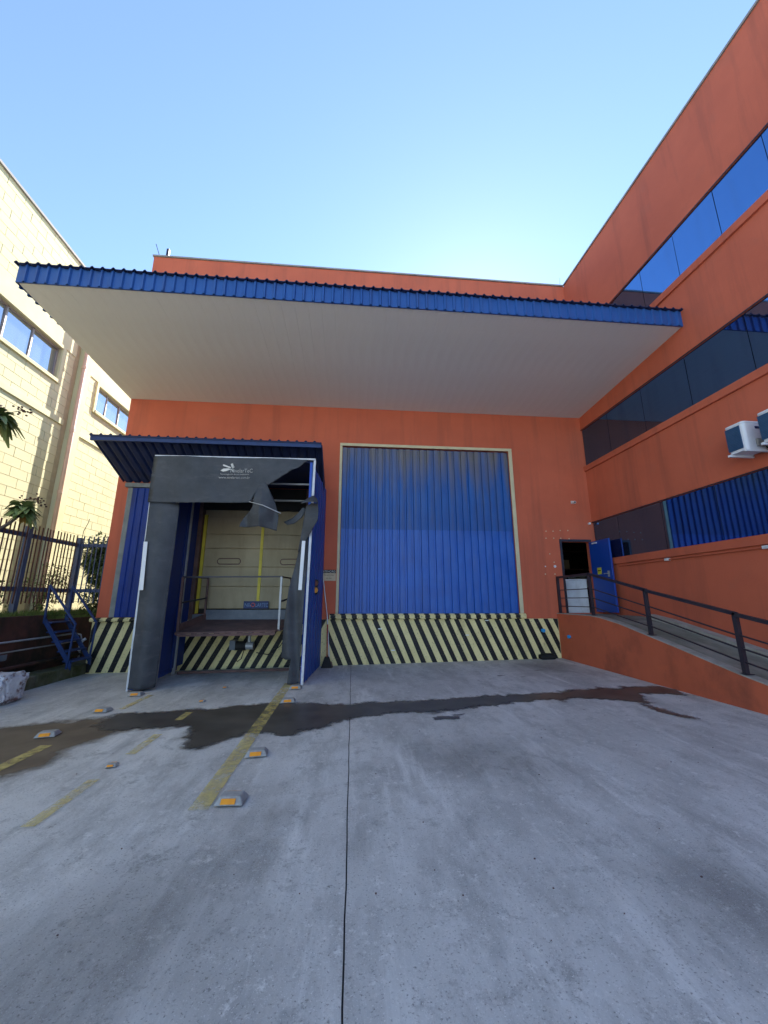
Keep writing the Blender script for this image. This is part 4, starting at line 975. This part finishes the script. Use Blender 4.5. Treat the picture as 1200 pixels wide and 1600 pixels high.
# ================================================================= PLANTS
def leaf_geo(mb, base, dirv, length, width, droop, seg=4, upv=Vector((0, 0, 1))):
    d = Vector(dirv).normalized(); side_ = d.cross(upv)
    side_ = side_.normalized() if side_.length > 1e-3 else Vector((1, 0, 0))
    p = Vector(base); b = len(mb.v)
    for i in range(seg+1):
        t = i/seg; wdt = width*(math.sin(math.pi*(.12+.83*t))**.8)*.5
        c = p+d*(length*t)-upv*(droop*t*t*length)
        mb.v += [tuple(c-side_*wdt+upv*wdt*.3), tuple(c), tuple(c+side_*wdt+upv*wdt*.3)]
    for i in range(seg):
        k = b+i*3; mb.f += [[k, k+1, k+4, k+3], [k+1, k+2, k+5, k+4]]
def raw(mb, name, mat, parent=None, kind=None):
    me = bpy.data.meshes.new(name); me.from_pydata(mb.v, [], mb.f); o = put(name, me, mat, parent)
    if kind: o['kind'] = kind
    return o
pt = thing('frangipani_tree', 'frangipani tree with leaf rosettes leaning over the fence at left edge', 'tree', (-6.85, -3.3, 1.145))
br = MB()
br.tube([(-6.85, -3.3, 1.1), (-6.83, -3.25, 1.8), (-6.8, -3.1, 2.3)], .07, 8, .05)
br.tube([(-6.8, -3.1, 2.3), (-6.78, -2.6, 2.45), (-6.72, -2.1, 2.66), (-6.7, -1.75, 2.95), (-6.7, -1.52, 3.2)], .045, 8, .025)
br.tube([(-6.8, -3.1, 2.3), (-6.85, -3.0, 3.2), (-6.78, -2.8, 4.2), (-6.7, -2.6, 4.75)], .045, 8, .025)
br.build('trunk', 'bark', pt, smooth=True)
rl = random.Random(11)
def rosette(c, r, n):
    lv = MB(); dv = MB(); c = Vector(c)
    for i in range(n):
        a = rl.uniform(0, 2*math.pi); el = rl.uniform(-.5, 1.0)
        d = Vector((math.cos(a)*math.cos(el), math.sin(a)*math.cos(el), math.sin(el)))
        leaf_geo(lv, c+Vector((rl.gauss(0, .02), rl.gauss(0, .02), rl.gauss(0, .04))), d, r*rl.uniform(.5, .95), .14*rl.uniform(.8, 1.25), rl.uniform(.3, .9))
    for i in range(5):
        a = rl.uniform(0, 6.28); leaf_geo(dv, c-Vector((0, 0, .06)), (math.cos(a)*.5, math.sin(a)*.5, -.8), r*.6, .07, .2)
    raw(lv, 'leaf_rosette', 'leaf_a', pt); raw(dv, 'dead_leaves', 'leaf_dead', pt)
    fs = MB()
    for i in range(3):
        d = Vector((rl.gauss(0, .4), rl.uniform(.1, .8), rl.uniform(.5, .9))).normalized(); e = c+d*r*.95
        fs.tube([c, c+d*r*.6, e], .005, 4)
        for k in range(9):
            q = e+Vector((rl.gauss(0, .05), rl.gauss(0, .06), rl.gauss(0, .04))); fs.box(q.x-.013, q.x+.013, q.y-.013, q.y+.013, q.z-.013, q.z+.013)
    fs.build('flower_stalk', 'bud', pt)
rosette((-6.7, -1.50, 3.28), .36, 85)
rosette((-6.7, -2.55, 4.85), .50, 110)
def bush(name, label, c, rx, ry, rz, n, size, mat, rnd, holes=0):
    t = thing(name, label, 'shrub', (c[0], c[1], 1.145)); lv = MB(); C = Vector(c); tw = MB()
    blobs = [(Vector((rnd.uniform(-.6, .6)*rx, rnd.uniform(-.6, .6)*ry, rnd.uniform(-.7, .75)*rz)), rnd.uniform(.3, .55)) for _ in range(14)]
    for i in range(n):
        bc, br_ = rnd.choice(blobs); d = Vector((rnd.gauss(0, 1), rnd.gauss(0, 1), rnd.gauss(0, 1))).normalized()
        p = C+bc+Vector((d.x*rx, d.y*ry, d.z*rz))*br_*rnd.uniform(.6, 1.05)
        dd = (d+Vector((rnd.gauss(0, .6), rnd.gauss(0, .6), rnd.gauss(0, .6)))).normalized()
        leaf_geo(lv, p, dd, size*rnd.uniform(.6, 1.2), size*.5, rnd.uniform(0, .4), 2)
    for i in range(9):
        e = C+blobs[i][0]; tw.tube([(C.x+rnd.gauss(0, .08), C.y+rnd.gauss(0, .08), 1.12), tuple((C+e)/2*1.0), tuple(e)], .016, 5, .006)
    raw(lv, 'foliage', mat, t); tw.build('stem', 'bark', t)
rb_ = random.Random(21)
bush('leafy_bush', 'dense dark green bush behind the fence next to the orange wall', (-6.55, 1.35, 2.02), .72, .45, .95, 6500, .10, 'leaf_bush', rb_)
bush('thin_shrub', 'thin sunlit shrub behind the fence pickets left of the dense bush', (-7.5, .55, 1.75), .35, .85, .55, 800, .075, 'leaf_shrub', rb_)
bush('thin_shrub', 'low straggly shrub behind the fence near the left post', (-7.6, -.9, 1.5), .35, .9, .38, 480, .075, 'leaf_shrub', rb_)

# ================================================================= RUBBLE SACK at left edge
sk = thing('rubble_sack', 'dirty white woven rubble sack on the yard at the left edge', 'sack', (-5.45, -2.55, gz(-5.45)))
bm = bmesh.new(); bmesh.ops.create_icosphere(bm, subdivisions=5, radius=1)
from mathutils import noise
for v in bm.verts:
    p = v.co.copy(); q = Vector((p.x, p.y, p.z))
    e = .42; q = Vector([math.copysign(abs(c)**e, c) for c in p])
    k = 1+.15*noise.noise(p*1.8)+.10*(abs(noise.noise(p*3.1+Vector((3, 1, 2))))-.2)+.07*(abs(noise.noise(p*7))-.2)+.02*noise.noise(p*16)
    v.co = Vector((q.x*.28*k, q.y*.28*k, .23+q.z*.23*k))
    v.co.z = max(0.0, v.co.z)
    v.co += Vector((-5.60, -2.62, gz(-5.5)+.002))
me = bpy.data.meshes.new('sack_body'); bm.to_mesh(me); bm.free(); put('sack_body', me, 'bag', sk, smooth=True)
ch = thing('metal_channel', 'grey metal channel lying on the kerb behind the sack', 'channel', (-5.9, -2.6, .1))
MB().obox((-6.15, -3.6, .42), (.16, 0, 0), (.05, 1.45, .03), (0, 0, .012)).build('web', 'sheet_grey', ch)
MB().obox((-6.15, -3.6, .433), (.012, 0, 0), (.05, 1.45, .03), (0, 0, .09)).build('flange', 'sheet_grey', ch)
MB().obox((-5.99, -3.6, .433), (.012, 0, 0), (.05, 1.45, .03), (0, 0, .09)).build('flange', 'sheet_grey', ch)
MB().box(-6.12, -5.95, -3.5, -3.38, .09, .419).build('rest_block', 'moss_kerb', ch); MB().box(-6.1, -5.93, -2.5, -2.38, .09, .44).build('rest_block', 'moss_kerb', ch)

# litter and pebbles on the yard
pb = MB(); rr_ = random.Random(9)
for i in range(160):
    x = rr_.uniform(-4.5, 5.2); y = rr_.uniform(-8.9, -.3); s_ = rr_.uniform(.002, .0055); z = gz(x)
    pb.box(x-s_, x+s_, y-s_*.7, y+s_*.7, z, z+s_)
tag(pb.build('grit', 'rust_brown'), 'scattered grit and leaf bits on the yard', None, None, 'stuff')
for o in bpy.data.objects:
    if '_local' in o.keys(): del o['_local']
